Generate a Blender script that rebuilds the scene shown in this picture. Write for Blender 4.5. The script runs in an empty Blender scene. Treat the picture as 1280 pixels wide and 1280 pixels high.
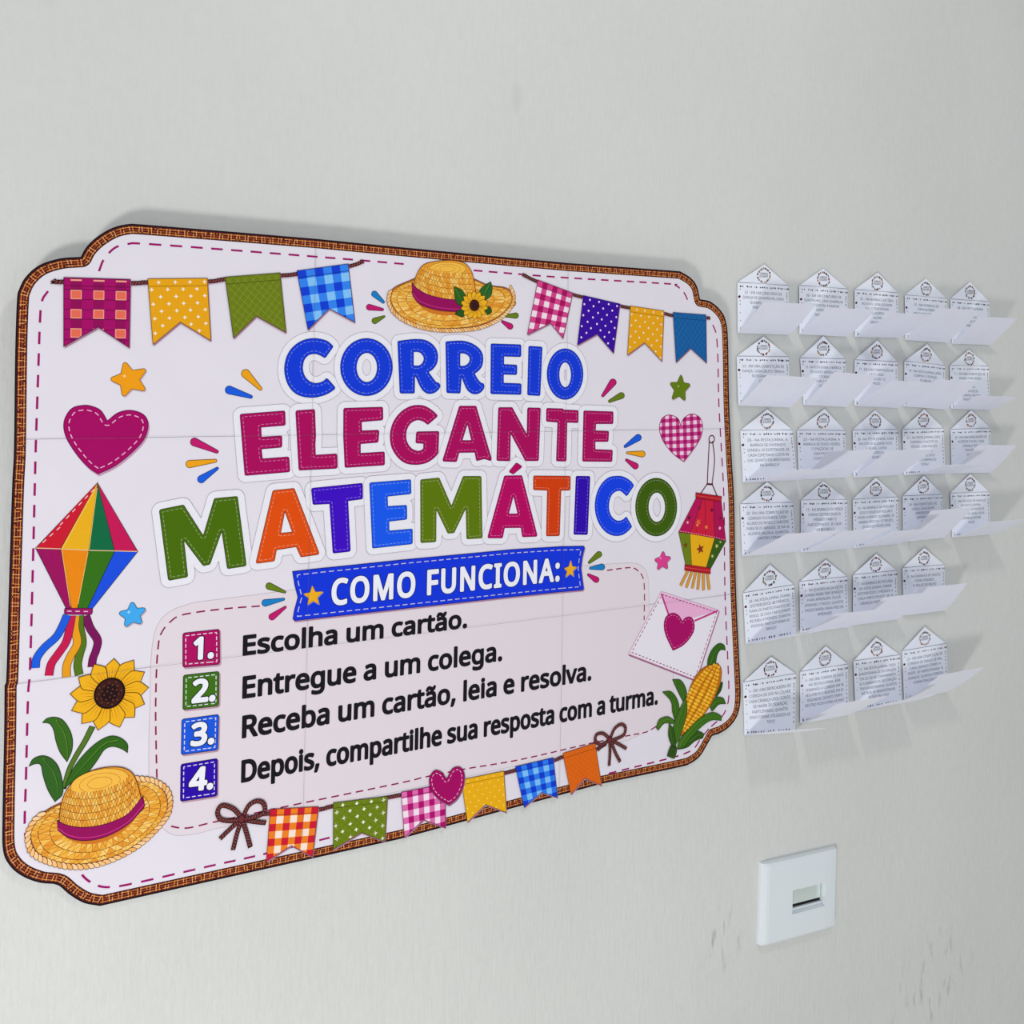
import bpy, math, random
import numpy as np
from mathutils import Vector, Matrix
from mathutils.geometry import tessellate_polygon

random.seed(7)
SC = bpy.context.scene
COL = SC.collection

# ------------------------------------------------------------------ camera
F, CX, CY = 1270.0, 640.0, 440.0          # focal length and principal point (1280 px frame)
def nz(v): return v / np.linalg.norm(v)
_X = nz(np.array([2798 - CX, -(507 - CY), -F]))
_Z = np.array([10.0, 24440.0, -F]); _Z = nz(_Z - _X * (_Z @ _X))
_Y = np.cross(_Z, _X)
ROT = np.array([_X, _Y, _Z])
def ray(px, py): return ROT @ np.array([(px - CX) / F, -(py - CY) / F, -1.0])
CAMY = -0.958 * ray(388, 675)[1]
CAM = np.array([0.0, CAMY, 1.5])
cd = bpy.data.cameras.new('camera'); cam = bpy.data.objects.new('camera', cd); COL.objects.link(cam)
M = Matrix([list(ROT[0]) + [CAM[0]], list(ROT[1]) + [CAM[1]], list(ROT[2]) + [CAM[2]], [0, 0, 0, 1]])
cam.matrix_world = M
cd.sensor_width = 36; cd.lens = 36 * F / 1280; cd.shift_y = -(640 - CY) / 1280; cd.clip_start = 0.01
SC.camera = cam

# ------------------------------------------------------------------ light
SC.view_settings.view_transform = 'Standard'; SC.view_settings.look = 'None'
SC.view_settings.gamma = 1; SC.view_settings.use_curve_mapping = False
SC.view_settings.exposure = 0.0
w = bpy.data.worlds.new('world'); SC.world = w; w.use_nodes = True
w.node_tree.nodes['Background'].inputs[0].default_value = (0.93, 0.97, 1.0, 1)
w.node_tree.nodes['Background'].inputs[1].default_value = 0.55
def area(name, loc, target, size, sizey, energy, color):
    l = bpy.data.lights.new(name, 'AREA'); l.shape = 'RECTANGLE'; l.size = size; l.size_y = sizey
    l.energy = energy; l.color = color
    o = bpy.data.objects.new(name, l); COL.objects.link(o); o.location = loc
    o.rotation_euler = (Vector(target) - Vector(loc)).to_track_quat('-Z', 'Y').to_euler()
    return o
area('window_light', (-0.7, -1.35, 0.62), (0.9, 0, 1.35), 0.26, 0.26, 16.5, (1.0, 0.99, 0.97))
area('ceiling_light', (0.7, -1.1, 2.75), (0.8, 0, 1.3), 0.13, 0.13, 5.0, (1.0, 0.97, 0.92))

# ------------------------------------------------------------------ materials
def lin(c):
    c = c / 255.0
    return c / 12.92 if c <= 0.04045 else ((c + 0.055) / 1.055) ** 2.4
def col(c, k=1.0): return (min(1, lin(c[0]) * k), min(1, lin(c[1]) * k), min(1, lin(c[2]) * k), 1)
def mat(name, c=None, rough=0.6, metal=0.0, attr=False, grain=0.0, scale=400, bump=0.0, k=1.0, spec=0.3):
    m = bpy.data.materials.new(name); m.use_nodes = True
    nt = m.node_tree; b = nt.nodes['Principled BSDF']
    b.inputs['Roughness'].default_value = rough; b.inputs['Metallic'].default_value = metal
    b.inputs['Specular IOR Level'].default_value = spec
    src = None
    if attr:
        a = nt.nodes.new('ShaderNodeAttribute'); a.attribute_name = 'Col'; src = a.outputs['Color']
    else:
        b.inputs['Base Color'].default_value = col(c, k)
        r = nt.nodes.new('ShaderNodeRGB'); r.outputs[0].default_value = col(c, k); src = r.outputs[0]
    g = nt.nodes.new('ShaderNodeNewGeometry')
    if grain > 0:
        n = nt.nodes.new('ShaderNodeTexNoise'); n.inputs['Scale'].default_value = scale; n.inputs['Detail'].default_value = 4
        nt.links.new(g.outputs['Position'], n.inputs['Vector'])
        mr = nt.nodes.new('ShaderNodeMapRange'); mr.inputs[1].default_value = 0.3; mr.inputs[2].default_value = 0.7
        mr.inputs[3].default_value = 1 - grain; mr.inputs[4].default_value = 1 + grain * 0.6
        nt.links.new(n.outputs['Fac'], mr.inputs[0])
        mx = nt.nodes.new('ShaderNodeVectorMath'); mx.operation = 'SCALE'
        nt.links.new(src, mx.inputs[0]); nt.links.new(mr.outputs[0], mx.inputs['Scale']); src = mx.outputs[0]
    nt.links.new(src, b.inputs['Base Color'])
    if bump > 0:
        n2 = nt.nodes.new('ShaderNodeTexNoise'); n2.inputs['Scale'].default_value = scale; n2.inputs['Detail'].default_value = 3
        nt.links.new(g.outputs['Position'], n2.inputs['Vector'])
        bp = nt.nodes.new('ShaderNodeBump'); bp.inputs['Strength'].default_value = bump; bp.inputs['Distance'].default_value = 0.001
        nt.links.new(n2.outputs['Fac'], bp.inputs['Height']); nt.links.new(bp.outputs[0], b.inputs['Normal'])
    return m
M_PRINT = mat('poster_print', attr=True, rough=0.5, grain=0.03, scale=260, spec=0.10)
M_PPAN = mat('plain_print', attr=True, rough=0.45, spec=0.2)
M_SHEET = mat('poster_paper', (230, 224, 235), rough=0.4, grain=0.015, scale=30, spec=0.35)
M_CARD = mat('card_paper', (240, 244, 254), rough=0.7, grain=0.02, scale=40, spec=0.2)
M_FLAPP = mat('card_paper_inner', (238, 239, 251), rough=0.75, grain=0.02, scale=40, spec=0.2)
M_CPRINT = mat('card_print', attr=True, rough=0.7, spec=0.2)
M_PLASTIC = mat('switch_plastic', (226, 233, 238), rough=0.28, spec=0.5)
M_BLACK = mat('switch_slot_black', (14, 16, 16), rough=0.5)
M_CHROME = mat('switch_metal', (226, 236, 232), rough=0.2, metal=0.45)
M_FLOOR = mat('floor_tile', (224, 222, 218), rough=0.4, grain=0.05, scale=8)

def wall_material():
    m = bpy.data.materials.new('wall_paint'); m.use_nodes = True; nt = m.node_tree; b = nt.nodes['Principled BSDF']
    L = nt.links.new
    b.inputs['Roughness'].default_value = 0.55; b.inputs['Specular IOR Level'].default_value = 0.3
    g = nt.nodes.new('ShaderNodeNewGeometry')
    def noise(s, det, vec=None):
        n = nt.nodes.new('ShaderNodeTexNoise'); n.inputs['Scale'].default_value = s; n.inputs['Detail'].default_value = det
        L(vec or g.outputs['Position'], n.inputs['Vector']); return n.outputs['Fac']
    def ramp(f, a, bb, c0, c1):
        r = nt.nodes.new('ShaderNodeMapRange'); L(f, r.inputs[0])
        for i, v in enumerate((a, bb, c0, c1)): r.inputs[i + 1].default_value = v
        return r.outputs[0]
    mul = lambda a, b_: (lambda n: (L(a, n.inputs[0]), L(b_, n.inputs[1]), n.outputs[0])[2])(mathn('MULTIPLY'))
    def mathn(op):
        n = nt.nodes.new('ShaderNodeMath'); n.operation = op; return n
    big = ramp(noise(3, 3), 0.35, 0.65, 0.975, 1.02)
    fine = ramp(noise(90, 4), 0.3, 0.7, 0.985, 1.01)
    # trowel hollows and faint dark marks of the old plaster
    mp = nt.nodes.new('ShaderNodeMapping'); mp.inputs['Scale'].default_value = (1, 1, 0.45); L(g.outputs['Position'], mp.inputs[0])
    rl = nt.nodes.new('ShaderNodeMapping'); rl.inputs['Scale'].default_value = (1, 1, 0.22); L(g.outputs['Position'], rl.inputs[0])
    marks = ramp(noise(15, 2.5, mp.outputs[0]), 0.70, 0.80, 1.0, 0.86)
    f = mul(mul(big, fine), marks)
    for (sx, sz), rad, amt in (((0.832, 0.875), .045, .62), ((1.21, 0.72), .10, .74), ((1.12, 0.66), .05, .72), ((1.17, 1.33), .07, .84)):
        dn = nt.nodes.new('ShaderNodeVectorMath'); dn.operation = 'DISTANCE'; L(g.outputs['Position'], dn.inputs[0]); dn.inputs[1].default_value = (sx, 0, sz)
        near = ramp(dn.outputs['Value'], rad * .3, rad, 1.0, 0.0); mp2 = nt.nodes.new('ShaderNodeMapping'); mp2.inputs['Rotation'].default_value = (0, .7, 0); mp2.inputs['Scale'].default_value = (2.4, 1, .7); L(g.outputs['Position'], mp2.inputs[0])
        ns = ramp(noise(42, 6, mp2.outputs[0]), .56, .68, 0.0, 1 - amt); m_ = mul(near, ns); sb = mathn('SUBTRACT'); sb.inputs[0].default_value = 1.0; L(m_, sb.inputs[1]); f = mul(f, sb.outputs[0])
    sc = nt.nodes.new('ShaderNodeVectorMath'); sc.operation = 'SCALE'
    sc.inputs[0].default_value = col((215, 216, 213))[:3]; L(f, sc.inputs['Scale']); L(sc.outputs[0], b.inputs['Base Color'])
    h1 = noise(35, 5); h2 = noise(230, 4, rl.outputs[0])
    a1 = mathn('MULTIPLY'); L(h1, a1.inputs[0]); a1.inputs[1].default_value = 2.2
    ad = mathn('ADD'); L(a1.outputs[0], ad.inputs[0]); L(h2, ad.inputs[1])
    bp = nt.nodes.new('ShaderNodeBump'); bp.inputs['Strength'].default_value = 0.7; bp.inputs['Distance'].default_value = 0.0008
    L(ad.outputs[0], bp.inputs['Height']); L(bp.outputs[0], b.inputs['Normal'])
    return m
M_WALL = wall_material()
def seam_material():
    m = bpy.data.materials.new('sheet_seam_shade'); m.use_nodes = True; nt = m.node_tree
    b = nt.nodes['Principled BSDF']; b.inputs['Base Color'].default_value = col((90, 80, 95)); b.inputs['Alpha'].default_value = 0.42
    return m
M_SEAM = seam_material()

# ------------------------------------------------------------------ mesh helpers
def link_mesh(name, verts, faces, material, parent=None, cols=None, smooth=False):
    me = bpy.data.meshes.new(name); me.from_pydata([tuple(v) for v in verts], [], faces); me.update()
    if cols is not None:
        a = me.color_attributes.new('Col', 'FLOAT_COLOR', 'POINT')
        a.data.foreach_set('color', np.array(cols, dtype=np.float32).ravel())
    if smooth: me.polygons.foreach_set('use_smooth', [True] * len(me.polygons))
    o = bpy.data.objects.new(name, me); COL.objects.link(o)
    if material: me.materials.append(material)
    if parent:
        o.parent = parent; o.matrix_parent_inverse = Matrix.Translation(-Vector(parent.location)) if parent.type == 'EMPTY' else Matrix.Identity(4)   # meshes are in world coordinates
    return o
def tag(o, label=None, cat=None, group=None, kind=None):
    for k, v in (('label', label), ('category', cat), ('group', group), ('kind', kind)):
        if v: o[k] = v
    return o
def empty(name, loc, label, cat, group=None):
    o = bpy.data.objects.new(name, None); COL.objects.link(o); o.location = loc; o.empty_display_size = 0.02
    return tag(o, label, cat, group)

# a flat frame on the wall: 2-D millimetres <-> world
class Frame:
    def __init__(s, o, u, v):
        s.o, s.u, s.v = np.array(o, float), nz(np.array(u, float)), nz(np.array(v, float)); s.n = np.cross(s.u, s.v)
    def w(s, p, h=0.0): return s.o + (s.u * p[0] + s.v * p[1] + s.n * h) / 1000.0
    def px(s, x, y):
        r = ray(x, y); t = ((s.o - CAM) @ s.n) / (r @ s.n); q = (CAM + r * t - s.o) * 1000
        return (q @ s.u, q @ s.v)
WALLF = Frame((0, 0, 0), (1, 0, 0), (0, 0, 1))
POST = Frame((0, -0.0035, 1.08), (1, 0, 0), (0, -0.021, 0.578))

def zm(ox, oy, s, pts):               # measured points -> list of (u,v[,corner]) in the poster frame
    out = []
    for p in pts:
        q = POST.px(ox + p[0] / s, oy + p[1] / s); out.append((q[0], q[1], p[2]) if len(p) > 2 else q)
    return out
def P1(ox, oy, s, p): return POST.px(ox + p[0] / s, oy + p[1] / s)

def spline(pts, n=5, closed=True):    # Catmull-Rom; a third value marks a corner
    N = len(pts); out = []
    isC = [len(p) > 2 for p in pts]; P = [np.array(p[:2]) for p in pts]
    for i in range(N if closed else N - 1):
        j = (i + 1) % N
        p1, p2 = P[i], P[j]
        p0 = P[i - 1] if (closed or i > 0) and not isC[i] else 2 * p1 - p2
        p3 = P[(j + 1) % N] if (closed or j < N - 1) and not isC[j] else 2 * p2 - p1
        if isC[i] and isC[j]: out.append(tuple(p1)); continue
        for k in range(n):
            t = k / n
            out.append(tuple(0.5 * (2 * p1 + (p2 - p0) * t + (2 * p0 - 5 * p1 + 4 * p2 - p3) * t * t + (3 * p1 - p0 - 3 * p2 + p3) * t ** 3)))
    if not closed: out.append(tuple(P[-1]))
    return out
def poly(pts): return [tuple(p[:2]) for p in pts]
def ellipse(c, rx, ry, rot=0.0, n=40):
    cr, sr = math.cos(rot), math.sin(rot)
    return [(c[0] + rx * math.cos(a) * cr - ry * math.sin(a) * sr, c[1] + rx * math.cos(a) * sr + ry * math.sin(a) * cr) for a in (2 * math.pi * k / n for k in range(n))]
def ell_px(ox, oy, s, cx, cy, rx, ry, n=48, rot=0): return poly(zm(ox, oy, s, ellipse((cx, cy), rx, ry, rot, n)))

def clip(sub, win):                   # Sutherland-Hodgman, convex window
    a = sum(win[i][0] * win[(i + 1) % len(win)][1] - win[(i + 1) % len(win)][0] * win[i][1] for i in range(len(win)))
    if a < 0: win = win[::-1]
    out = list(sub)
    for i in range(len(win)):
        A, B = win[i], win[(i + 1) % len(win)]; inp, out = out, []
        if not inp: break
        side = lambda p: (B[0] - A[0]) * (p[1] - A[1]) - (B[1] - A[1]) * (p[0] - A[0])
        for j in range(len(inp)):
            p, q = inp[j], inp[(j + 1) % len(inp)]; sp_, sq = side(p), side(q)
            if sp_ >= 0: out.append(p)
            if (sp_ >= 0) != (sq >= 0):
                t = sp_ / (sp_ - sq); out.append((p[0] + (q[0] - p[0]) * t, p[1] + (q[1] - p[1]) * t))
    return out

def inside(p, lp):
    r = False
    for i in range(len(lp)):
        x0, y0 = lp[i - 1]; x1, y1 = lp[i]
        if (y0 > p[1]) != (y1 > p[1]) and p[0] < (p[1] - y0) * (x1 - x0) / (y1 - y0) + x0: r = not r
    return r
def sdf_levels(loops, levels, step=0.8, pad=9.0):   # offset contours of a shape (mm); negative = inside
    pts = np.array([p for l in loops for p in l]); x0, y0 = pts.min(0) - pad; x1, y1 = pts.max(0) + pad
    xs = np.arange(x0, x1 + step, step); ys = np.arange(y0, y1 + step, step)
    gx, gy = np.meshgrid(xs, ys); D = np.full(gx.shape, 1e9); ins = np.zeros(gx.shape, bool)
    for l in loops:
        for i in range(len(l)):
            ax, ay = l[i]; bx, by = l[(i + 1) % len(l)]; dx, dy = bx - ax, by - ay; dd = dx * dx + dy * dy
            if dd < 1e-12: continue
            t = np.clip(((gx - ax) * dx + (gy - ay) * dy) / dd, 0, 1)
            D = np.minimum(D, (gx - ax - t * dx) ** 2 + (gy - ay - t * dy) ** 2)
            c = ((ay > gy) != (by > gy))
            if dy != 0: ins ^= c & (gx < (gy - ay) * dx / dy + ax)
    D = np.sqrt(D); D[ins] *= -1
    return [contours(D, lv, xs, ys) for lv in levels]
def contours(D, lv, xs, ys):
    G = D - lv; G[G == 0] = 1e-9
    S = G > 0; seg = {}
    a = S[:-1, :-1]; mix = (a != S[:-1, 1:]) | (a != S[1:, :-1]) | (a != S[1:, 1:])
    def pt(e):
        i, j, d = e
        if d == 0: t = G[i, j] / (G[i, j] - G[i, j + 1]); return (xs[j] + (xs[j + 1] - xs[j]) * t, ys[i])
        t = G[i, j] / (G[i, j] - G[i + 1, j]); return (xs[j], ys[i] + (ys[i + 1] - ys[i]) * t)
    for i, j in zip(*np.nonzero(mix)):
        s = (S[i, j], S[i, j + 1], S[i + 1, j + 1], S[i + 1, j]); E = [(i, j, 0), (i, j + 1, 1), (i + 1, j, 0), (i, j, 1)]
        cr = [E[k] for k in range(4) if s[k] != s[(k + 1) % 4]]
        prs = [(cr[0], cr[1])] if len(cr) == 2 else [(cr[0], cr[1]), (cr[2], cr[3])]
        for p, q in prs: seg.setdefault(p, []).append(q); seg.setdefault(q, []).append(p)
    loops = []; seen = set()
    for st in seg:
        if st in seen: continue
        cur, prev, lp = st, None, []
        while cur not in seen:
            seen.add(cur); lp.append(pt(cur)); nx = [q for q in seg[cur] if q not in seen]
            if not nx: break
            cur = nx[0]
        if len(lp) > 5: loops.append(simplify(lp))
    return loops
def simplify(lp, tol=0.035):
    n = len(lp); keep = [False] * n; k = n // 2; keep[0] = keep[k] = True; P = np.array(lp + [lp[0]])
    st = [(0, k), (k, n)]
    while st:
        a, b = st.pop()
        if b - a < 2: continue
        d = P[b] - P[a]; L = math.hypot(*d) or 1e-9
        e = np.abs(d[0] * (P[a + 1:b, 1] - P[a, 1]) - d[1] * (P[a + 1:b, 0] - P[a, 0])) / L; m = int(e.argmax())
        if e[m] > tol: keep[a + 1 + m] = True; st += [(a, a + 1 + m), (a + 1 + m, b)]
    return [lp[i] for i in range(n) if keep[i]]

def resample(pts, closed, step):
    P = [np.array(p[:2]) for p in pts] + ([np.array(pts[0][:2])] if closed else [])
    s = [0]
    for i in range(1, len(P)): s.append(s[-1] + np.linalg.norm(P[i] - P[i - 1]))
    return P, s
def along(P, s, d):
    i = int(np.searchsorted(s, d, side='right')) - 1; i = max(0, min(i, len(P) - 2))
    L = s[i + 1] - s[i] or 1e-9; t = (d - s[i]) / L; return P[i] + (P[i + 1] - P[i]) * t, (P[i + 1] - P[i]) / L

class Art:                            # flat print: coloured shapes on a frame, stacked by hundredths of a millimetre
    def __init__(s, frame, z=0.0): s.f, s.z, s.V, s.Fc, s.C = frame, z, [], [], []
    def tri(s, pts, faces, c, z=None):
        b = len(s.V); z = s.z if z is None else z; c = col(c)
        for p in pts: s.V.append(s.f.w(p, z)); s.C.append(c)
        s.Fc += [tuple(b + i for i in f) for f in faces]
    def fill(s, loops, c, z=None, up=True):
        if loops and not isinstance(loops[0][0], (tuple, list, np.ndarray)): loops = [loops]
        loops = [l for l in loops if len(l) > 2]
        if not loops: return
        if len(loops) > 1:                # several outer loops: one tessellation each, with its own holes
            dep = [sum(1 for m in loops if m is not l and inside(l[0], m)) for l in loops]
            outs = [l for l, d_ in zip(loops, dep) if d_ % 2 == 0]
            if len(outs) > 1:
                zz = s.z if z is None else z
                for o_ in outs: s.fill([o_] + [l for l, d_ in zip(loops, dep) if d_ % 2 and inside(l[0], o_)], c, z=zz)
                if up and z is None: s.z += 0.012
                return
        pts = [p for l in loops for p in l]
        fs = tessellate_polygon([[Vector((p[0], p[1], 0)) for p in l] for l in loops])
        out = []
        for f in fs:
            a, b_, c_ = (pts[i] for i in f); ar = (b_[0] - a[0]) * (c_[1] - a[1]) - (b_[1] - a[1]) * (c_[0] - a[0])
            if abs(ar) < 1e-7: continue
            out.append(tuple(f) if ar > 0 else tuple(f[::-1]))
        s.tri(pts, out, c, z)
        if up and z is None: s.z += 0.012
    def stroke(s, pts, wd, c, closed=False, z=None, w1=None, up=True):
        P = [np.array(p[:2]) for p in pts]; N = len(P); L, R = [], []
        for i in range(N):
            a = P[i - 1] if (i > 0 or closed) else P[i]; b_ = P[(i + 1) % N] if (i < N - 1 or closed) else P[i]
            d1 = P[i] - a; d2 = b_ - P[i]
            l1, l2 = np.linalg.norm(d1), np.linalg.norm(d2)
            d1 = d1 / l1 if l1 > 1e-9 else d2 / (l2 or 1); d2 = d2 / l2 if l2 > 1e-9 else d1
            n1, n2 = np.array([-d1[1], d1[0]]), np.array([-d2[1], d2[0]]); n = n1 + n2; ln = np.linalg.norm(n)
            n = n / ln if ln > 1e-6 else n1; k = 1 / max(0.4, n @ n1)
            h = (wd if w1 is None else wd + (w1 - wd) * i / max(1, N - 1)) / 2
            L.append(P[i] + n * h * k); R.append(P[i] - n * h * k)
        pts2 = L + R; fs = []
        for i in range(N if closed else N - 1): j = (i + 1) % N; fs.append((N + i, N + j, j, i))
        s.tri(pts2, fs, c, z)
        if up and z is None: s.z += 0.012
    def dashes(s, pts, on, off, wd, c, closed=False, start=0.0, z=None):
        P, sl = resample(pts, closed, 1); d = start; T = sl[-1]
        while d < T - on * 0.4:
            e = min(d + on, T); ks = [d] + [x for x in sl if d < x < e] + [e]
            s.stroke([along(P, sl, k)[0] for k in ks], wd, c, z=s.z if z is None else z, up=False); d += on + off
        if z is None: s.z += 0.012
    def build(s, name, parent=None, material=None):
        return link_mesh(name, s.V, s.Fc, material or M_PRINT, parent, s.C)

# lettering: Blender's own bundled sans face (falls back to its built-in one)
try: FONT = bpy.data.fonts.load(bpy.utils.system_resource('DATAFILES', path='fonts') + '/NotoSansHebrew-Regular.woff2')
except Exception: FONT = None
_tc = {}
def text_mesh(body, outline=False, res=3, spacing=1.0):
    k = (body, outline, res, spacing)
    if k in _tc: return _tc[k]
    cu = bpy.data.curves.new('t', 'FONT'); cu.body = body; cu.resolution_u = res; cu.fill_mode = 'NONE' if outline else 'FRONT'
    if FONT: cu.font = FONT
    cu.space_character = spacing; cu.size = 1.0
    ob = bpy.data.objects.new('t', cu); COL.objects.link(ob); bpy.context.view_layer.update()
    dg = bpy.context.evaluated_depsgraph_get(); ev = ob.evaluated_get(dg); me = ev.to_mesh()
    V = [(v.co.x, v.co.y) for v in me.vertices]
    if outline:
        nb = {}
        for e in me.edges:
            i, j = e.vertices; nb.setdefault(i, []).append(j); nb.setdefault(j, []).append(i)
        seen, R = set(), []
        for st in nb:
            if st in seen: continue
            lp, cur = [], st
            while cur is not None:
                seen.add(cur); lp.append(V[cur]); cur = next((q for q in nb[cur] if q not in seen), None)
            if len(lp) > 2: R.append(lp)
    else:
        R = [tuple(p.vertices) for p in me.polygons]
        if me.polygons and me.polygons[0].normal.z < 0: R = [f[::-1] for f in R]
    ev.to_mesh_clear(); bpy.data.objects.remove(ob); bpy.data.curves.remove(cu)
    _tc[k] = (V, R); return V, R
CAPH = max(v[1] for v in text_mesh('H')[0])
def glyph_groups(loops):
    bb = sorted(((min(p[0] for p in l), max(p[0] for p in l), l) for l in loops), key=lambda t: t[0]); out = []
    for x0, x1, l in bb:
        if out and x0 < out[-1][0] - 0.01: out[-1][1].append(l); out[-1][0] = max(out[-1][0], x1)
        else: out.append([x1, [l]])
    return [g[1] for g in out]
def text_on(art, body, p0, p1, caph, c, bold=0.0, res=3, z=None, spacing=1.0, edge=None, inset=0.0):
    # fit text between p0 and p1 (left and right ink ends on the baseline), capital height in mm, strokes fattened by bold mm
    d = np.array(p1) - np.array(p0); W = np.linalg.norm(d); ux = d / W; uy = np.array([-ux[1], ux[0]]); b = bold
    V, R = text_mesh(body, b > 0, res, spacing); x0, x1 = min(v[0] for v in V), max(v[0] for v in V)
    sx, sy = (W - 2 * b) / (x1 - x0), (caph - 2 * b) / CAPH; o = np.array(p0) + ux * b + uy * b
    T = lambda v: tuple(o + ux * (v[0] - x0) * sx + uy * v[1] * sy)
    if b <= 0: art.tri([T(v) for v in V], R, c, z)
    else:
        z0 = art.z
        for g in glyph_groups([[T(v) for v in l] for l in R]):
            lv = sdf_levels(g, [b] + ([b + edge[0]] if edge else []), step=0.3, pad=b + 2)
            if edge: art.fill(lv[1], edge[1], z=z0)
            art.fill(lv[0], c, z=z0 + (0.02 if edge else 0))
        art.z = z0 + 0.04

# ------------------------------------------------------------------ the setting
def slab(name, x0, x1, y0, y1, z0, z1, m):
    V = [(x, y, z) for x in (x0, x1) for y in (y0, y1) for z in (z0, z1)]
    Fs = [(0, 1, 3, 2), (4, 6, 7, 5), (0, 4, 5, 1), (2, 3, 7, 6), (0, 2, 6, 4), (1, 5, 7, 3)]
    return tag(link_mesh(name, V, Fs, m), kind='structure')
slab('wall_back', -2.6, 3.6, 0.0, 0.12, 0.0, 2.9, M_WALL)
slab('floor', -2.6, 3.6, -3.2, 0.12, -0.1, 0.0, M_FLOOR)

# ------------------------------------------------------------------ poster
poster = empty('poster', (0.45, -0.004, 1.08), 'large white party poster with coloured title letters, woven border and notched corners', 'poster')
OUT_PX = [(21,377),(18.8,445),(17.3,560),(15,610),(11,735),(8.7,820),(7.5,853,1),(5.6,857,1),(5,920),(3,1020),(3.7,1063),(12.5,1082.5),(27.5,1095),(48,1103),(67.5,1105,1),(75,1108),(87.5,1118.7),(105,1128.7),(125,1132.5,1),(500,1048.7,1),(750.8,980,1),(846,959.7),(862.5,954.6),(874.7,945.5),(883.8,931),(890,920,1),(901,916),(913.3,906.9),(922.4,892.7),(925.7,872),(924.5,835),(922,785),(920,735),(918.7,685),(917.5,622),(914.5,570),(911.5,505),(910,425),(907,400),(900,387),(888,377),(875,374,1),(871,357.5),(863,347),(850,339,1),(710,328.7,1),(600,318.5,1),(460,305,1),(395,298.5,1),(300,290.5,1),(200,282.3,1),(176,280.4),(160,280),(140,285),(120,297),(107,310),(101,321,1),(75,323),(50,331),(33,345),(24,361)]
OUT = spline([(POST.px(p[0], p[1]) + ((1,) if len(p) > 2 else ())) for p in OUT_PX], 5)
OUT = [tuple(p) for p in OUT]
# nine printed sheets, butted edge to edge
def seam_uv(p): return POST.px(*p)
vx = [-50, (seam_uv((389, 480))[0] + seam_uv((383, 860))[0]) / 2, seam_uv((705, 600))[0], 1200]
hy = [900, seam_uv((388, 543.6))[1], seam_uv((388, 808.5))[1], -100]
for r in range(3):
    for c in range(3):
        g = 0.12
        win = [(vx[c] + g, hy[r] - g), (vx[c + 1] - g, hy[r] - g), (vx[c + 1] - g, hy[r + 1] + g), (vx[c] + g, hy[r + 1] + g)]
        lp = simplify(clip(OUT, win), 0.01); lp = [p for i, p in enumerate(lp) if math.dist(p, lp[i - 1]) > 1e-4]
        a = Art(POST); a.fill([lp], (255, 255, 255), z=0)
        nf = len(a.Fc); n = len(lp); top = list(a.V); tf = list(a.Fc)
        V = top + [POST.w(p, -1.1) for p in lp]; Fs = tf + [tuple(n + i for i in f[::-1]) for f in tf]
        ar = sum(lp[i][0] * lp[(i + 1) % n][1] - lp[(i + 1) % n][0] * lp[i][1] for i in range(n))
        for i in range(n):
            j = (i + 1) % n; q = (n + i, n + j, j, i); Fs.append(q if ar > 0 else q[::-1])
        link_mesh('paper_sheet', V, Fs, M_SHEET, poster)

# woven border
LV = sdf_levels([OUT], [-1.5, -2.9, -5.0, -7.0, -8.2, -8.8], step=1.5)
a = Art(POST, 0.05)
a.fill([OUT, LV[0][0]], (28, 16, 22)); a.fill([LV[0][0], LV[4][0]], (92, 28, 28)); a.fill([LV[4][0], LV[5][0]], (40, 18, 24))
for k in (1, 3): a.stroke(LV[k][0], 0.55, (226, 146, 72), closed=True)
a.stroke(LV[2][0], 0.35, (190, 100, 44), closed=True)
P, sl = resample(LV[2][0], True, 1)
d = 0; k = 0
while d < sl[-1]:
    p, t = along(P, sl, d); n = np.array([-t[1], t[0]]); j = random.uniform(-0.5, 0.5); h = 2.9
    a.stroke([p - n * h + t * j, p + n * h - t * j], 0.6, (236, 168, 100) if k % 3 else (224, 136, 52), z=a.z, up=False)
    d += 5.0 if k % 2 else 2.6; k += 1
a.z += 0.02; d = 0.8
while d < sl[-1]:
    p, t = along(P, sl, d); n = np.array([-t[1], t[0]]); o = random.choice((-1.0, 1.0, -2.1, 2.1))
    a.stroke([p + n * o, p + n * o + t * 1.5], 1.1, random.choice(((62, 18, 24), (120, 44, 28), (52, 14, 22))), z=a.z, up=False); d += 3.1
a.build('woven_border', poster)

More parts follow.
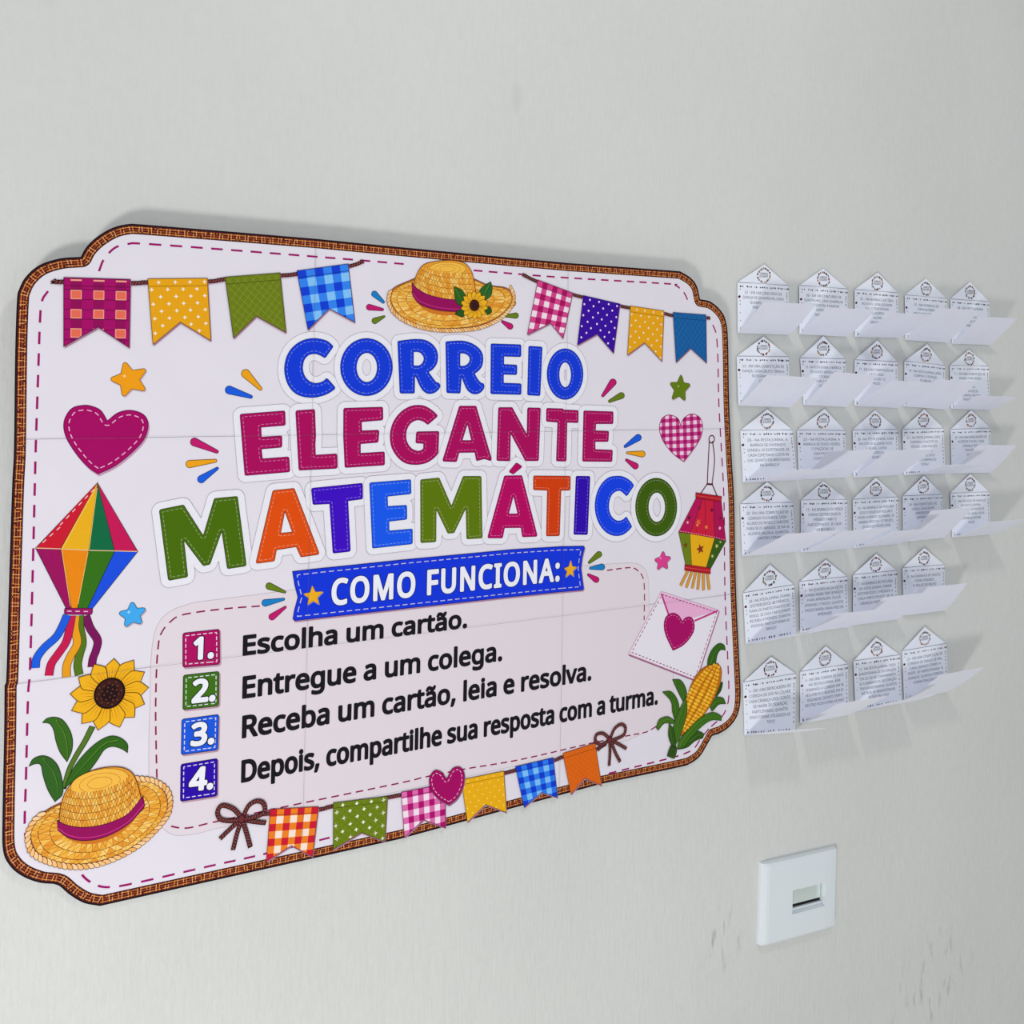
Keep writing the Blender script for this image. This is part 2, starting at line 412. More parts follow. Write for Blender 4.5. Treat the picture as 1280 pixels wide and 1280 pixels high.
# pink text panel and the stitched lines
PANEL = [(187,880),(189,815),(197,780),(215,762.5),(243,752.5,1),(500,722),(757,705,1),(790,703.5),(803,708),(810,720),(811.5,745),(813,790,1),(842,838,1),(842,880),(836,894.7),(815,911),(787,925,1),(675,951,1),(500,989,1),(270,1036,1),(245,1042.5),(220,1044.5),(205,1037),(195,1022),(187,990),(185.5,940)]
pl = spline([(POST.px(p[0], p[1]) + ((1,) if len(p) > 2 else ())) for p in PANEL])
a = Art(POST, 0.08); a.fill(pl, (196, 186, 194)); a.fill(sdf_levels([pl], [-0.55], step=1.5)[0], (228, 216, 224))
a.build('text_panel', poster, M_PPAN)
MAG = (158, 14, 104)
a = Art(POST, 0.16)
def pxl(pts): return [POST.px(*p) for p in pts]
for seg in ([(123.7,339),(128.7,326),(135,317.5),(145,309),(160,305),(185,305),(320,315),(452,325.5),(515,331)],
            [(592,338),(620,340.3),(705,347),(833,354.6),(844,356.5),(853.5,364),(859,374),(861.5,386)],
            [(891,406),(895.5,420),(897.5,455),(898.5,505),(902,567),(905,630),(906,735),(909,810),(911,862),(909.5,880),(903,895),(889,908)],
            [(886,911),(876,923),(868,935),(858,941),(840,947),(756.9,967.8)],
            [(412,1047),(325,1068.7),(262.5,1082.5),(175,1102.5),(140,1108.7),(122,1107),(107.5,1098.7),(97.5,1087)],
            [(34,1056),(30.8,1032.5),(32.5,970),(35,870),(37.5,835),(41,710),(44,585),(45,547.5),(47.5,472.5),(50,400),(52.5,376),(60,364)]):
    a = Art(POST, 0.16); a.dashes(spline(pxl(seg), 4, closed=False), 10.2, 7.4, 1.75, MAG); a.build('edge_stitching', poster)
a = Art(POST, 0.18)
for seg in ([(196,972),(194.5,895),(195.5,840),(197.5,810),(201,792.5),(212.5,777.5),(230,768),(280,761),(325,757.5)],
            [(758.7,713),(787.5,709.5),(797.5,713.7),(803.7,722.5),(805.5,740),(805,775)],
            [(820,908),(807.7,915),(785,919.5),(740,928.7),(650,949.5),(582,961),(532,971),(500,978.7),(360,1007.5),(267.5,1027.5),(237.5,1034.5),(222.5,1034.5),(207.5,1031)]):
    a = Art(POST, 0.18); a.dashes(spline(pxl(seg), 4, closed=False), 7.6, 4.6, 1.35, (142, 24, 84)); a.build('panel_stitching', poster)

# ------------------------------------------------------------------ the big title letters
def dark(c, k=0.5, add=(0, 0, 0)): return tuple(min(255, int(v * k + a_)) for v, a_ in zip(c, add))
def mixc(a_, b_, t): return tuple(int(x + (y - x) * t) for x, y in zip(a_, b_))
BLU, MGT = (16, 58, 216), (172, 6, 92)
G1, ORA, VIO, BL2, G2, MG2, OR2, IND, BL3, G3 = (72,108,4), (226,78,8), (62,8,196), (22,88,238), (94,120,6), (184,2,96), (212,62,8), (48,4,176), (16,64,230), (62,94,6)
LET = [
 # CORREIO
 (340,410,BLU,[[(615,185,1),(560,135),(490,110),(400,102),(300,125),(210,185),(150,270),(122,380),(130,490),(170,590),(240,660),(330,692),(430,695),(530,670),(600,632),(638,600,1),(545,495,1),(510,530),(450,550),(390,540),(340,500),(312,440),(308,380),(325,315),(370,270),(430,260),(480,275),(530,305,1)]]),
 (340,410,BLU,[('e',942,391,262,289),('e',946,395,102,145)]),
 (480,410,BLU,[[(132,130,1),(220,118),(320,110),(410,120),(480,160),(525,220),(538,290),(525,360),(485,415),(445,440,1),(480,490),(520,540),(545,548),(562,578),(545,615),(500,650),(440,658),(390,630),(350,570),(320,500),(308,485,1),(305,655,1),(155,655,1)],[(295,240,1),(345,242),(380,268),(395,305),(380,350),(345,375),(295,375,1)]]),
 (480,410,BLU,[[(612,135,1),(700,128),(790,128),(870,150),(940,195),(980,250),(990,320),(975,390),(935,436),(905,455,1),(935,510),(970,548),(990,552),(1002,585),(985,625),(940,658),(880,658),(830,620),(795,550),(775,490,1),(762,655,1),(622,650,1)],[(760,255,1),(802,256),(840,278),(855,312),(840,352),(802,377),(760,378,1)]]),
 (600,410,BLU,[[(105,155),(410,165),(410,290),(238,285),(238,362),(370,368),(368,470),(235,465),(235,548),(412,555),(410,668),(102,660)]]),
 (600,410,BLU,[[(482,178),(622,188),(600,680),(470,672)]]),
 (600,410,BLU,[('e',848,461,182,256),('e',849,468,58,124)]),
 # ELEGANTE
 (280,480,MGT,[[(155,300),(610,265),(615,415),(370,435),(375,528),(580,515),(580,635),(375,652),(385,745),(650,725),(660,880),(205,918)]]),
 (280,480,MGT,[[(712,265),(908,250),(918,520),(912,600),(915,708),(1130,695),(1135,845),(745,865)]]),
 (420,480,MGT,[[(72,240),(468,228),(470,362),(255,380),(258,465),(432,458),(422,585),(245,600),(245,690),(485,675),(487,812),(85,838),(70,520)]]),
 (420,480,MGT,[[(915,410,1),(1020,320,1),(970,270),(900,225),(830,210),(740,222),(650,275),(580,360),(543,460),(538,560),(560,650),(620,740),(700,795),(800,808),(900,790),(980,740),(1022,690,1),(1030,470,1),(800,475,1),(792,592,1),(872,597,1),(870,645,1),(840,665),(800,665),(750,640),(710,580),(700,520),(710,450),(750,390),(810,362),(870,375)]]),
 (540,480,MGT,[[(270,218),(440,218),(597,755),(585,770),(520,750),(440,772),(425,685),(270,688),(245,780),(98,775)],[(352,405),(390,562),(303,562)]]),
 (540,480,MGT,[[(660,232),(800,232),(945,500),(950,235),(1085,238),(1065,770),(930,770),(785,500),(780,772),(642,768)]]),
 (660,480,MGT,[[(180,240),(345,245),(355,256),(502,262),(500,390),(390,385),(382,775),(278,772),(292,385),(178,375)]]),
 (660,480,MGT,[[(552,265),(852,275),(850,400),(678,400),(675,465),(808,470),(802,578),(670,578),(672,652),(845,658),(840,778),(540,775)]]),
 # MATEMATICO
 (180,590,G1,[[(148,375),(395,325),(590,630),(700,262),(935,240),(1025,940),(830,970),(775,600),(660,925),(590,940),(400,690),(440,1050),(240,1088)]]),
 (310,580,ORA,[[(245,262),(462,240),(718,905),(525,932),(480,830),(285,860),(265,972),(72,998)],[(367,480),(438,678),(328,688)]]),
 (310,580,VIO,[[(628,240),(1145,188),(1148,352),(1000,370),(1025,875),(845,895),(812,400),(645,408)]]),
 (440,570,BL2,[[(170,265),(588,232),(592,380),(355,405),(358,500),(548,488),(550,635),(370,655),(372,745),(605,725),(605,880),(200,925)]]),
 (440,570,G2,[[(680,235),(870,215),(992,495),(1108,200),(1292,200),(1302,822),(1142,832),(1135,530),(1020,770),(955,775),(842,540),(840,860),(682,870)]]),
 (580,560,MG2,[[(400,275),(578,272),(735,885),(580,892),(565,798),(405,800),(385,902),(228,902)],[(492,485),(532,655),(447,655)],[(520,143),(588,184),(490,265),(440,238)]]),
 (580,560,OR2,[[(690,275),(1062,278),(1060,425),(970,425),(955,880),(818,882),(828,425),(688,420)]]),
 (580,560,IND,[[(1115,278),(1260,280),(1235,868),(1092,866)]]),
 (710,570,BL3,[[(585,405,1),(660,295,1),(620,245),(550,205),(480,198),(400,215),(330,280),(285,370),(265,480),(275,590),(315,690),(380,765),(460,798),(540,790),(600,750),(640,705,1),(580,600,1),(545,635),(490,645),(440,610),(412,550),(408,480),(425,410),(460,365),(520,350)]]),
 (710,570,G3,[('e',879,510,209,292),('e',885,512,82,146)]),
]
for i, (ox, oy, c, shapes) in enumerate(LET):
    loops = []
    for sh in shapes:
        if sh[0] == 'e': loops.append(ell_px(ox, oy, 8, *sh[1:], n=64))
        elif any(len(p) > 2 for p in sh): loops.append(spline(zm(ox, oy, 8, sh), 6))
        else: loops.append(poly(zm(ox, oy, 8, sh)))
    inner = sdf_levels(loops, [-1.5], step=0.4, pad=2)[0]              # round the corners: shrink, then grow back
    L = sdf_levels(inner, [1.5, 0.9], step=0.45, pad=4)
    H = sdf_levels(inner, [7.35, 7.85], step=0.8, pad=10)
    S = sdf_levels(loops, [-2.7], step=0.45, pad=2)[0]
    a = Art(POST, 0.22 + 0.012 * i)
    a.fill(H[1], (186, 176, 186), z=0.22 + 0.010 * i); a.fill(H[0], (236, 234, 243), z=0.225 + 0.010 * i)
    a.z = 0.56
    a.fill(L[0], dark(c, 0.42, (18, 14, 34))); a.fill(L[1], c)
    for lp in S:
        if len(lp) > 8: a.dashes(lp + [lp[0]], 2.5, 1.5, 0.42, mixc(c, (240, 236, 250), 0.55), z=a.z)
    a.build('title_letter', poster)

# ------------------------------------------------------------------ ribbon banner under the title
a = Art(POST, 0.62)
B = [(365,714),(400,710),(440,706),(500,699.6),(580,692.2),(640,686.5),(700,682.8),(729,682.2),(730.6,684),(727.5,697),(726,710),(727.5,722),(729.4,735.5),(728,737.5),(700,740),(640,746),(510,760.2),(440,768),(400,772.3),(368,776),(365.5,773.5),(367.5,762),(371.8,746.3),(368,732)]
bl = pxl(B)
a.fill([(p[0] + 0.9, p[1] - 1.4) for p in bl], (170, 128, 160)); a.fill(bl, (10, 30, 150)); L = sdf_levels([bl], [-0.8, -3.9], step=0.8, pad=2)
a.fill(L[0], (18, 54, 220)); a.dashes(L[1][0] + [L[1][0][0]], 5.2, 3.0, 0.85, (206, 196, 206))
banner = a.build('ribbon_banner', poster)
a = Art(POST, 0.72)
def star(c_px, tips_px, k=0.46):
    c = np.array(c_px); out = []; n = len(tips_px)
    for i in range(n):
        p, q = np.array(tips_px[i]), np.array(tips_px[(i + 1) % n]); out.append(tuple(p)); m = (p + q) / 2; out.append(tuple(c + (m - c) * k * 1.18))
    return out
def px_star(art, ox, oy, s, c, tips, colr, grow=0.5, edge=0.5, k=0.46):
    st = poly(zm(ox, oy, s, star(c, tips, k)))
    L = sdf_levels([st], [grow + edge, grow], step=0.35, pad=3)
    art.fill([(p[0] + 0.5, p[1] - 0.8) for p in L[0][0]], (176, 160, 168)) if edge else None
    art.fill(L[0], dark(colr, 0.5, (20, 10, 20))); art.fill(L[1], colr)
px_star(a, 350, 660, 8, (325,680), [(320,578),(422,636),(383,755),(274,760),(236,657)], (240,176,34), 0.1, 0.35); a.build('banner_star', banner); a = Art(POST, 0.72)
px_star(a, 640, 640, 8, (578,575), [(583,484),(640,549),(611,637),(532,645),(521,562)], (240,176,34), 0.1, 0.35)
a.build('banner_star', banner)
a = Art(POST, 0.74)
b0, b1 = POST.px(413.7, 757.2), POST.px(699, 726.3)
text_on(a, 'COMO FUNCIONA:', b0, b1, 25.2, (240, 240, 250), bold=1.15, res=5, spacing=1.12, edge=(0.75, (14, 22, 110)))
a.build('banner_lettering', banner)

# instruction lines
for body, l, r, top in (('Escolha um cartão.', (303,820), (583.7,785), (304.5,794)), ('Entregue a um colega.', (302.5,872), (627.5,827.5), (303.7,843.7)),
                        ('Receba um cartão, leia e resolva.', (302,922.5), (739,851), (303.5,893.7)), ('Depois, compartilhe sua resposta com a turma.', (301,978.7), (822,880.5), (302.5,950))):
    a = Art(POST, 0.3); p0, p1, pt_ = POST.px(*l), POST.px(*r), POST.px(*top)
    p1 = (p1[0], (p0[1] + p1[1]) / 2); p0 = (p0[0], p1[1])
    text_on(a, body, p0, p1, pt_[1] - POST.px(*l)[1], (24, 22, 28), bold=1.0, res=4)
    a.build('instruction_line', poster)

# numbered patches
BOX = [([(228,791),(274.5,786),(275,830.5),(228,834.5)], (176,10,96), '1.', (241,825.5), (267,822.5), 796.5), ([(228.7,843.7),(274,838.7),(273.7,882.5),(228,887.5)], (62,112,22), '2.', (239,879.5), (269,876), 849.5),
       ([(226.7,898.7),(273.7,892.5),(272.5,937.5),(226,943.7)], (26,88,224), '3.', (237.5,933.5), (267.5,929.5), 904), ([(225.5,955),(272,947.5),(271.7,995),(225,1002)], (44,6,170), '4.', (235,990), (266,986), 960)]
for q, c, t, l, r, top in BOX:
    a = Art(POST, 0.34); lp = pxl(q); L = sdf_levels([lp], [-1.6], step=0.6, pad=2)[0]; L = sdf_levels(L, [1.6, 0.9, -1.2], step=0.5, pad=4)
    a.fill([(p[0] + 1.1, p[1] - 1.5) for p in L[0][0]], (190, 150, 168)); a.fill(L[0], dark(c, 0.45, (10, 8, 20))); a.fill(L[1], c)
    a.dashes(L[2][0] + [L[2][0][0]], 3.1, 1.9, 0.75, (232, 226, 240))
    p0, p1 = POST.px(*l), POST.px(*r); h = POST.px(l[0], top)[1] - p0[1]
    a.z = 0.5; text_on(a, t, p0, p1, h, (240, 240, 250), bold=1.3, res=5, edge=(0.8, dark(c, 0.3)))
    a.build('number_patch', poster)

# little burst strokes round the title
YL, BLs, MA, GR, TE = (240,164,24), (26,92,224), (196,24,108), (104,128,24), (28,128,200)
for x0, y0, r0, x1, y1, r1, c in [(307,467,5.2,325.5,486,2,YL),(286.5,487.5,5,313.5,496,2,BLs),(243,552.5,5,271,564.5,2,MA),(237,580,4.6,269,576,2,YL),(251.5,599,4.6,271.5,585.5,1.6,BLs),
    (468,367.5,3.6,479,377.5,1.6,TE),(461.5,384,3.6,478,387,1.5,MA),(468.5,401,3.6,480,395.7,1.2,GR),(641,379,3.6,630.5,387.3,1.2,YL),(644.5,394.5,3.4,631,395,1.2,GR),(637.5,408,3.6,628,402,1.4,MA),
    (766,478,4.2,753.5,494.5,1.6,MA),(776.5,494.5,3.8,762,501.5,1.6,GR),(797.5,547,4,781.5,558,1.6,BLs),(802.5,567.5,3.8,784,566,1.2,YL),(794,582.5,3.8,783,575,1.4,MA),
    (336.5,732.7,4.2,356,740,1.4,GR),(331.5,753.6,4.2,354.5,749,1.4,TE),(340,771,4,356.5,759,1.4,MA),(748.5,693,3.6,736.5,703,1.4,GR),(752,708.7,3.8,738,710.2,1.4,TE),(745,724.5,3.6,735.5,718.5,1.4,MA)]:
    A_, B_ = np.array((x0, y0)), np.array((x1, y1)); d = nz(B_ - A_); th = math.atan2(d[1], d[0])
    def drop(g):
        return pxl([(x0 + (r0 + g) * math.cos(th + math.pi / 2 + k * math.pi / 10), y0 + (r0 + g) * math.sin(th + math.pi / 2 + k * math.pi / 10)) for k in range(11)] +
                   [(x1 + (r1 + g) * math.cos(th - math.pi / 2 + k * math.pi / 6), y1 + (r1 + g) * math.sin(th - math.pi / 2 + k * math.pi / 6)) for k in range(7)])
    a = Art(POST, 0.2); a.fill(drop(0.45), dark(c, 0.5, (14, 12, 26))); a.fill(drop(-0.45), c); a.build('burst_stroke', poster)

# ------------------------------------------------------------------ buntings
def bil(q, u, v): return tuple((q[0][k] * (1 - u) + q[1][k] * u) * (1 - v) + (q[3][k] * (1 - u) + q[2][k] * u) * v for k in (0, 1))
def gingham(a, outline, quad, nx, ny, cols, ph=(0, 0)):
    z = a.z
    for i in range(nx):
        for j in range(ny):
            c = cols[(i + ph[0]) % 2 + (j + ph[1]) % 2]
            cell = [bil(quad, (i + e) / nx, (j + f) / ny) for e, f in ((0, 0), (1, 0), (1, 1), (0, 1))]
            cp = clip(outline, cell)
            cp = [p for k, p in enumerate(cp) if math.dist(p, cp[k - 1]) > 0.02]
            if len(cp) > 2: a.fill(cp, c, z=z)
    a.z += 0.012
def flag(pts_px, c, style, parent, z=0.9):
    lp = pxl(pts_px); tl, tr, br, nt_, bl_ = lp; quad = [tl, tr, br, bl_]; a = Art(POST, z)
    a.fill([(p[0] + 0.8, p[1] - 1.6) for p in lp], (168, 120, 146)); a.fill(lp, c)
    if style[0] == 'g': gingham(a, lp, quad, style[1], style[2], style[3], style[4] if len(style) > 4 else (0, 0))
    if style[0] == 'plaid':
        for (u0, u1) in ((0, .1), (.27, .44), (.6, .78), (.94, 1)): a.fill(clip(lp, [bil(quad, u0, 0), bil(quad, u1, 0), bil(quad, u1, 1), bil(quad, u0, 1)]), (168, 8, 104), z=a.z)
        a.z += .012
        halves = [[lp[0], bil(quad, .5, 0), lp[3], lp[4]], [bil(quad, .5, 0), lp[1], lp[2], lp[3]]]
        for v0 in (.17, .31, .46, .60, .75, .9):
            for hf in halves:
                cl = clip([bil(quad, 0, v0 - .005), bil(quad, 1, v0 - .005), bil(quad, 1, v0 + .005), bil(quad, 0, v0 + .005)], hf)
                if len(cl) > 2: a.fill(cl, (96, 6, 66), z=a.z)
        a.z += .012
        for u0 in (.10, .44, .78):
            for v0, v1 in ((.02, .045), (.175, .31), (.455, .59), (.735, .87)):
                for g_, cc_ in ((0, (240, 160, 140)), (.014, (232, 108, 84))):
                    for hf in halves:
                        cl = clip([bil(quad, u0 + g_, v0 + g_), bil(quad, u0 + .165 - g_, v0 + g_), bil(quad, u0 + .165 - g_, v1 - g_), bil(quad, u0 + g_, v1 - g_)], hf) if v1 - v0 > .03 or not g_ else []
                        if len(cl) > 2: a.fill(cl, cc_, z=a.z + g_)
        a.z += .03
    if style[0] in ('dots', 'stars'):
        nx, ny, cc, r = style[1:5]
        for j in range(ny):
            for i in range(nx):
                u = (i + (0.25 if j % 2 else 0.75) + random.uniform(-.06, .06)) / nx; v = (j + 0.5) / ny; p = bil(quad, u, v)
                if not inside(p, lp) or not inside((p[0], p[1] - 1.2), lp): continue
                if style[0] == 'dots': a.fill(ellipse(p, r, r, n=10), cc, z=a.z)
                else: a.fill([(p[0] + (r if k % 2 == 0 else r * .42) * math.cos(math.pi * k / 4 + .1), p[1] + (r if k % 2 == 0 else r * .42) * math.sin(math.pi * k / 4 + .1)) for k in range(8)], cc, z=a.z)
        a.z += .012
    if style[0] in ('cross', 'stars') and len(style) > 1 and style[-1] != 0:
        cc = style[-1] if style[0] == 'cross' else mixc(c, (60, 60, 20), .35)
        for k in range(-7, 14):
            for sg in (1, -1):
                A_, B_ = ((k / 7, 0), (k / 7 + 1, 1)) if sg > 0 else ((k / 7, 0), (k / 7 - 1, 1))
                N = 30; run = []
                for m in range(N + 1):
                    u = A_[0] + (B_[0] - A_[0]) * m / N; v = m / N; p = bil(quad, u, v); ok = 0.02 < u < .98 and inside(p, lp)
                    if ok: run.append(p)
                    if (not ok or m == N) and len(run) > 1: a.stroke([run[0], run[-1]], .28, cc, z=a.z + (0 if sg > 0 else .006), up=False)
                    if not ok: run = []
        a.z += .02
    a.stroke([bil(quad, 0.01, .115), bil(quad, .99, .115)], .5, dark(c, .6))
    a.stroke(lp, .55, dark(c, .45, (20, 8, 16)), closed=True)
    a.build('pennant', parent)
ROPE = (84, 32, 38)
def rope(a, pts, wd=3.0, n=6, closed=False):
    sp = spline(pts, n, closed=False) if len(pts) > 2 else pts
    a.stroke(sp, wd, (44, 14, 22)); a.stroke(sp, wd * .72, ROPE)
    P, s_ = resample(sp, False, 1); d = 1.0
    while d < s_[-1] - .8:
        p, t = along(P, s_, d); n_ = np.array([-t[1], t[0]])
        a.stroke([p - n_ * wd * .3 - t * .7, p + n_ * wd * .3 + t * .7], .5, (156, 98, 84), z=a.z, up=False); d += 2.6
    a.z += .012
def bunting(rp, flags, z=0.86):
    a = Art(POST, z); a.stroke([(p[0] + .6, p[1] - 1.2) for p in pxl(rp)], 2.4, (176, 140, 156)); rope(a, pxl(rp), 3.5)
    r = a.build('bunting_rope', poster)
    for i, (pts, c, st) in enumerate(flags): flag(pts, c, st, r, z=z + .12 + .01 * i)
YEL = (234, 166, 22); WHT = (246, 240, 236)
bunting([(66.5,349.5),(69,352),(80,352.5),(165,354),(185,353),(260,352),(282,349),(350,344.5),(371,342.5),(435,333),(454,326.5)], [
 ([(79.5,347),(162.5,349.5),(161,434),(122.5,408.7),(79.5,433)], (146,8,88), ('plaid',)),
 ([(184.5,348.7),(258.7,348),(263,425.5),(225,402.5),(191,430.5)], YEL, ('stars', 4, 9, WHT, 1.9, 0)),
 ([(281,346.5),(349.5,341.2),(357,415.5),(320,395),(291.5,422.5)], (108,126,22), ('cross', (146,158,60))),
 ([(370.7,338.7),(434.5,330),(443,402.5),(411,385.7),(384.5,412)], (20,70,210), ('g', 6, 7, [(132,196,250),(52,132,242),(16,62,212)], (1, 1)))])
bunting([(652.5,343),(671,352),(712,367),(730,372),(775,382.5),(788,385),(830,392),(842,394.5),(887,397.5)], [
 ([(672,350),(715,366.2),(703,422.5),(687.5,403.7),(658.7,418)], (196,26,110), ('g', 7, 9, [(244,226,236),(214,70,142),(170,14,92)], (0, 1))),
 ([(728.7,369.5),(774.2,380),(766.2,441.2),(745.7,417.5),(721.2,431.2)], (58,10,160), ('dots', 4, 9, (238,228,244), 1.15)),
 ([(787.5,382.5),(829.2,388.7),(826.7,451.2),(805,428),(783.7,443.7)], YEL, ('stars', 4, 9, WHT, 1.6, 0)),
 ([(840.7,390.5),(881.7,393.7),(882.5,453.2),(862.5,435),(844.5,452.5)], (18,92,160), ('cross', (50,120,176)))])
bunting([(323,1017.5),(337,1016.5),(399,1011.5),(415,1007.5),(484,996.5),(500,993.5),(560,985),(629,966.5),(644,962.5),(691,950.5),(703,946),(743,937),(757,929.5)], [
 ([(337.5,1011.2),(397.5,1008),(390,1070),(363.7,1056.2),(332.5,1076.2)], (226,70,34), ('g', 7, 7, [(250,228,216),(240,130,34),(206,26,52)], (1, 1))),
 ([(416.2,1003.2),(483.7,995),(480.5,1051.2),(451.2,1040),(416.2,1061.2)], (112,132,24), ('stars', 3.5 and 4, 7, (246,244,220), 2.3, 1)),
 ([(501,990),(555.5,979.5),(556.2,1034),(529,1024),(505,1046.2)], (190,20,120), ('g', 8, 7, [(246,228,240),(224,110,176),(176,10,108)], (0, 1))),
 ([(576,974.5),(629,963.5),(632.5,1015),(606.2,1005),(583.7,1027)], (238,176,22), ('dots', 5, 8, (252,226,120), .75)),
 ([(643.7,958),(690.7,947),(696.2,996.2),(676.2,990),(654.5,1008.7)], (22,80,220), ('g', 7, 7, [(128,194,250),(44,124,240),(14,60,208)], (1, 1))),
 ([(703,941.5),(743,928.7),(751.2,981.2),(730,972),(713,992.5)], (226,104,20), ('cross', (206,84,14)))])
# rope bows
for ox, oy, s, K, loops_, tails in ((240,820,4,(245,813),[[(245,806),(205,762),(150,745),(126,775),(140,812),(190,822),(243,816)],[(252,804),(280,748),(318,724),(352,732),(362,768),(335,795),(256,814)]],[[(243,815),(190,862),(138,912)],[(245,818),(222,890),(203,968)],[(250,818),(272,888),(290,955)],[(255,816),(310,826),(368,832)]]),
                                (500,780,4,(1045,577),[[(1043,570),(1012,546),(980,552),(974,582),(1000,602),(1042,582)],[(1048,570),(1070,522),(1103,500),(1124,518),(1112,556),(1052,582)]],[[(1045,578),(1047,640),(1043,708)],[(1050,580),(1073,640),(1098,688)],[(1050,578),(1088,598),(1130,622)],[(1043,580),(1010,606),(985,630)]])):
    a = Art(POST, 1.15); sc_ = 4.2 if ox == 240 else 3.7
    for t in tails: rope(a, poly(zm(ox, oy, s, t)), sc_)
    for l in loops_: rope(a, poly(zm(ox, oy, s, l)), sc_)
    k = P1(ox, oy, s, K); a.fill(ellipse(k, 3.2, 3.6, n=16), (56, 22, 30)); a.fill(ellipse(k, 2.6, 3.0, n=16), (112, 44, 52)); a.build('rope_bow', poster)

# ------------------------------------------------------------------ pictures printed on the poster
def ipt(ox, oy, s, pts, n=5, closed=True): return spline(zm(ox, oy, s, pts), n, closed)
def shape(a, ox, oy, s, pts, c, edge=0.5, ec=None, n=5, rnd=False):
    lp = ipt(ox, oy, s, pts, n) if (rnd or any(len(p) > 2 for p in pts)) else poly(zm(ox, oy, s, pts))
    a.fill(lp, c)
    if edge: a.stroke(lp, edge, ec or dark(c, 0.4, (14, 8, 10)), closed=True)
    return lp
def line(a, ox, oy, s, pts, wd, c, w1=None, n=5): a.stroke(ipt(ox, oy, s, pts, n, False) if len(pts) > 2 else poly(zm(ox, oy, s, pts)), wd, c, w1=w1)
# stars
def loose_star(ox, oy, s, c, tips, colr):
    a = Art(POST, 0.24); st = poly(zm(ox, oy, s, star(c, tips, 0.5))); I = sdf_levels([st], [-1.2], step=0.35, pad=3)[0]; L = sdf_levels(I, [1.9, 1.4], step=0.35, pad=4)
    a.fill([(p[0] + 0.8, p[1] - 1.0) for p in L[0][0]], (196, 176, 186)); a.fill(L[0], dark(colr, 0.45, (20, 10, 10))); a.fill(L[1], colr)
    ctr = P1(ox, oy, s, c); a.fill([(ctr[0] - 3 + (1.8 if k % 2 == 0 else .6) * math.cos(k * math.pi / 4), ctr[1] + 3 + (1.8 if k % 2 == 0 else .6) * math.sin(k * math.pi / 4)) for k in range(8)], mixc(colr, (255, 255, 255), .6))
    a.build('star', poster)
loose_star(0,260,4,(640,858),[(621,765),(735,803),(731,915),(614,947),(545,855)],(242,158,22))
loose_star(600,280,4,(1001,824),[(1005,750),(1054,801),(1025,885),(957,880),(947,794)],(100,126,14))
loose_star(0,560,4,(662,836),[(660,763),(734,800),(711,881),(622,898),(588,823)],(66,170,240))
loose_star(640,560,4,(752,563),[(755,512),(797,545),(778,605),(724,611),(709,558)],(222,66,146))
# hearts
a = Art(POST, 0.26); HB = [(537,1062,1),(505,1012),(460,990),(415,985),(355,1003),(318,1068),(328,1145),(380,1230),(440,1297),(490,1332,1),(580,1288),(670,1215),(725,1150),(742,1080),(718,1032),(655,1010),(590,1022)]
lp = ipt(0,260,4,HB); L = sdf_levels([lp], [-0.6, -4.2], step=0.6, pad=2)
a.fill([(p[0]+.9, p[1]-1.6) for p in lp], (196,150,176)); a.fill(lp, (96,4,66)); a.fill(L[0], (166,4,98)); a.dashes(L[1][0]+[L[1][0][0]], 3.8, 2.8, .75, (236,190,216)); a.build('stitched_heart', poster)
a = Art(POST, 0.26); lp = ipt(600,280,4,[(1003,1008,1),(988,972),(945,955),(908,975),(897,1028),(918,1090),(965,1148),(1018,1187,1),(1062,1130),(1100,1070),(1112,1010),(1098,968),(1060,950),(1020,970)])
q = poly(zm(600,280,4,[(890,960),(1115,940),(1125,1190),(890,1195)])); a.fill([(p[0]+.8, p[1]-1.3) for p in lp], (196,150,176)); a.fill(lp, (150,8,92)); gingham(a, lp, q, 13, 13, [(240,214,230),(206,70,146),(166,14,98)]); a.stroke(lp, .8, (140,10,80), closed=True); a.build('checked_heart', poster)
a = Art(POST, 1.25); lp = ipt(500,780,4,[(230,772,1),(205,738),(170,730),(143,770),(153,830),(195,878),(242,903,1),(285,868),(315,805),(318,742),(295,712),(258,722)]); L = sdf_levels([lp], [-.5,-3.0], step=.5, pad=2)
a.fill([(p[0]+.8, p[1]-1.6) for p in lp], (150,110,136)); a.fill(lp, (90,4,60)); a.fill(L[0], (166,6,98)); a.dashes(L[1][0]+[L[1][0][0]], 2.6, 2.0, .6, (240,200,220)); a.build('stitched_heart', poster)

# kite with ribbon tails
a = Art(POST, 0.3); Z = (0,560,4)
for pts, c in (([(428,838),(450,900),(487,960),(480,1010),(465,1050),(458,1095)],(122,18,88)),([(398,838),(400,900),(412,975),(397,1035),(388,1085),(396,1135)],(84,116,24)),([(378,840),(374,900),(386,975),(352,1040),(333,1090),(332,1145)],(234,158,26)),([(358,838),(348,900),(330,970),(290,1030),(256,1080),(244,1138)],(200,24,78)),([(335,835),(312,890),(280,945),(222,998),(184,1050),(176,1100)],(26,92,224))):
    sp = ipt(*Z, pts, 5, False); a.stroke(sp, 6.6, dark(c, .4, (20,10,20)), z=a.z); a.z += .012; a.stroke(sp, 5.6, c)
tails = a; t_ = None
for pts, c in (([(487,173),(178,500),(303,503)],(204,26,48)),([(487,173),(303,503),(443,512)],(236,176,30)),([(487,173),(443,512),(573,515)],(14,106,66)),([(487,173),(573,515),(688,518)],(198,22,86)),
               ([(178,500),(303,503),(357,802),(330,800)],(156,14,92)),([(303,503),(443,512),(387,802),(357,802)],(236,136,18)),([(443,512),(573,515),(437,802),(387,802)],(52,112,22)),([(573,515),(688,518),(462,802),(437,802)],(26,78,224))):
    lp = poly(zm(*Z, pts)); a.fill(lp, c, z=a.z)
    a.stroke(lp, .5, (34,18,30), closed=True, z=a.z + .02); a.z += .003
a.z += .04
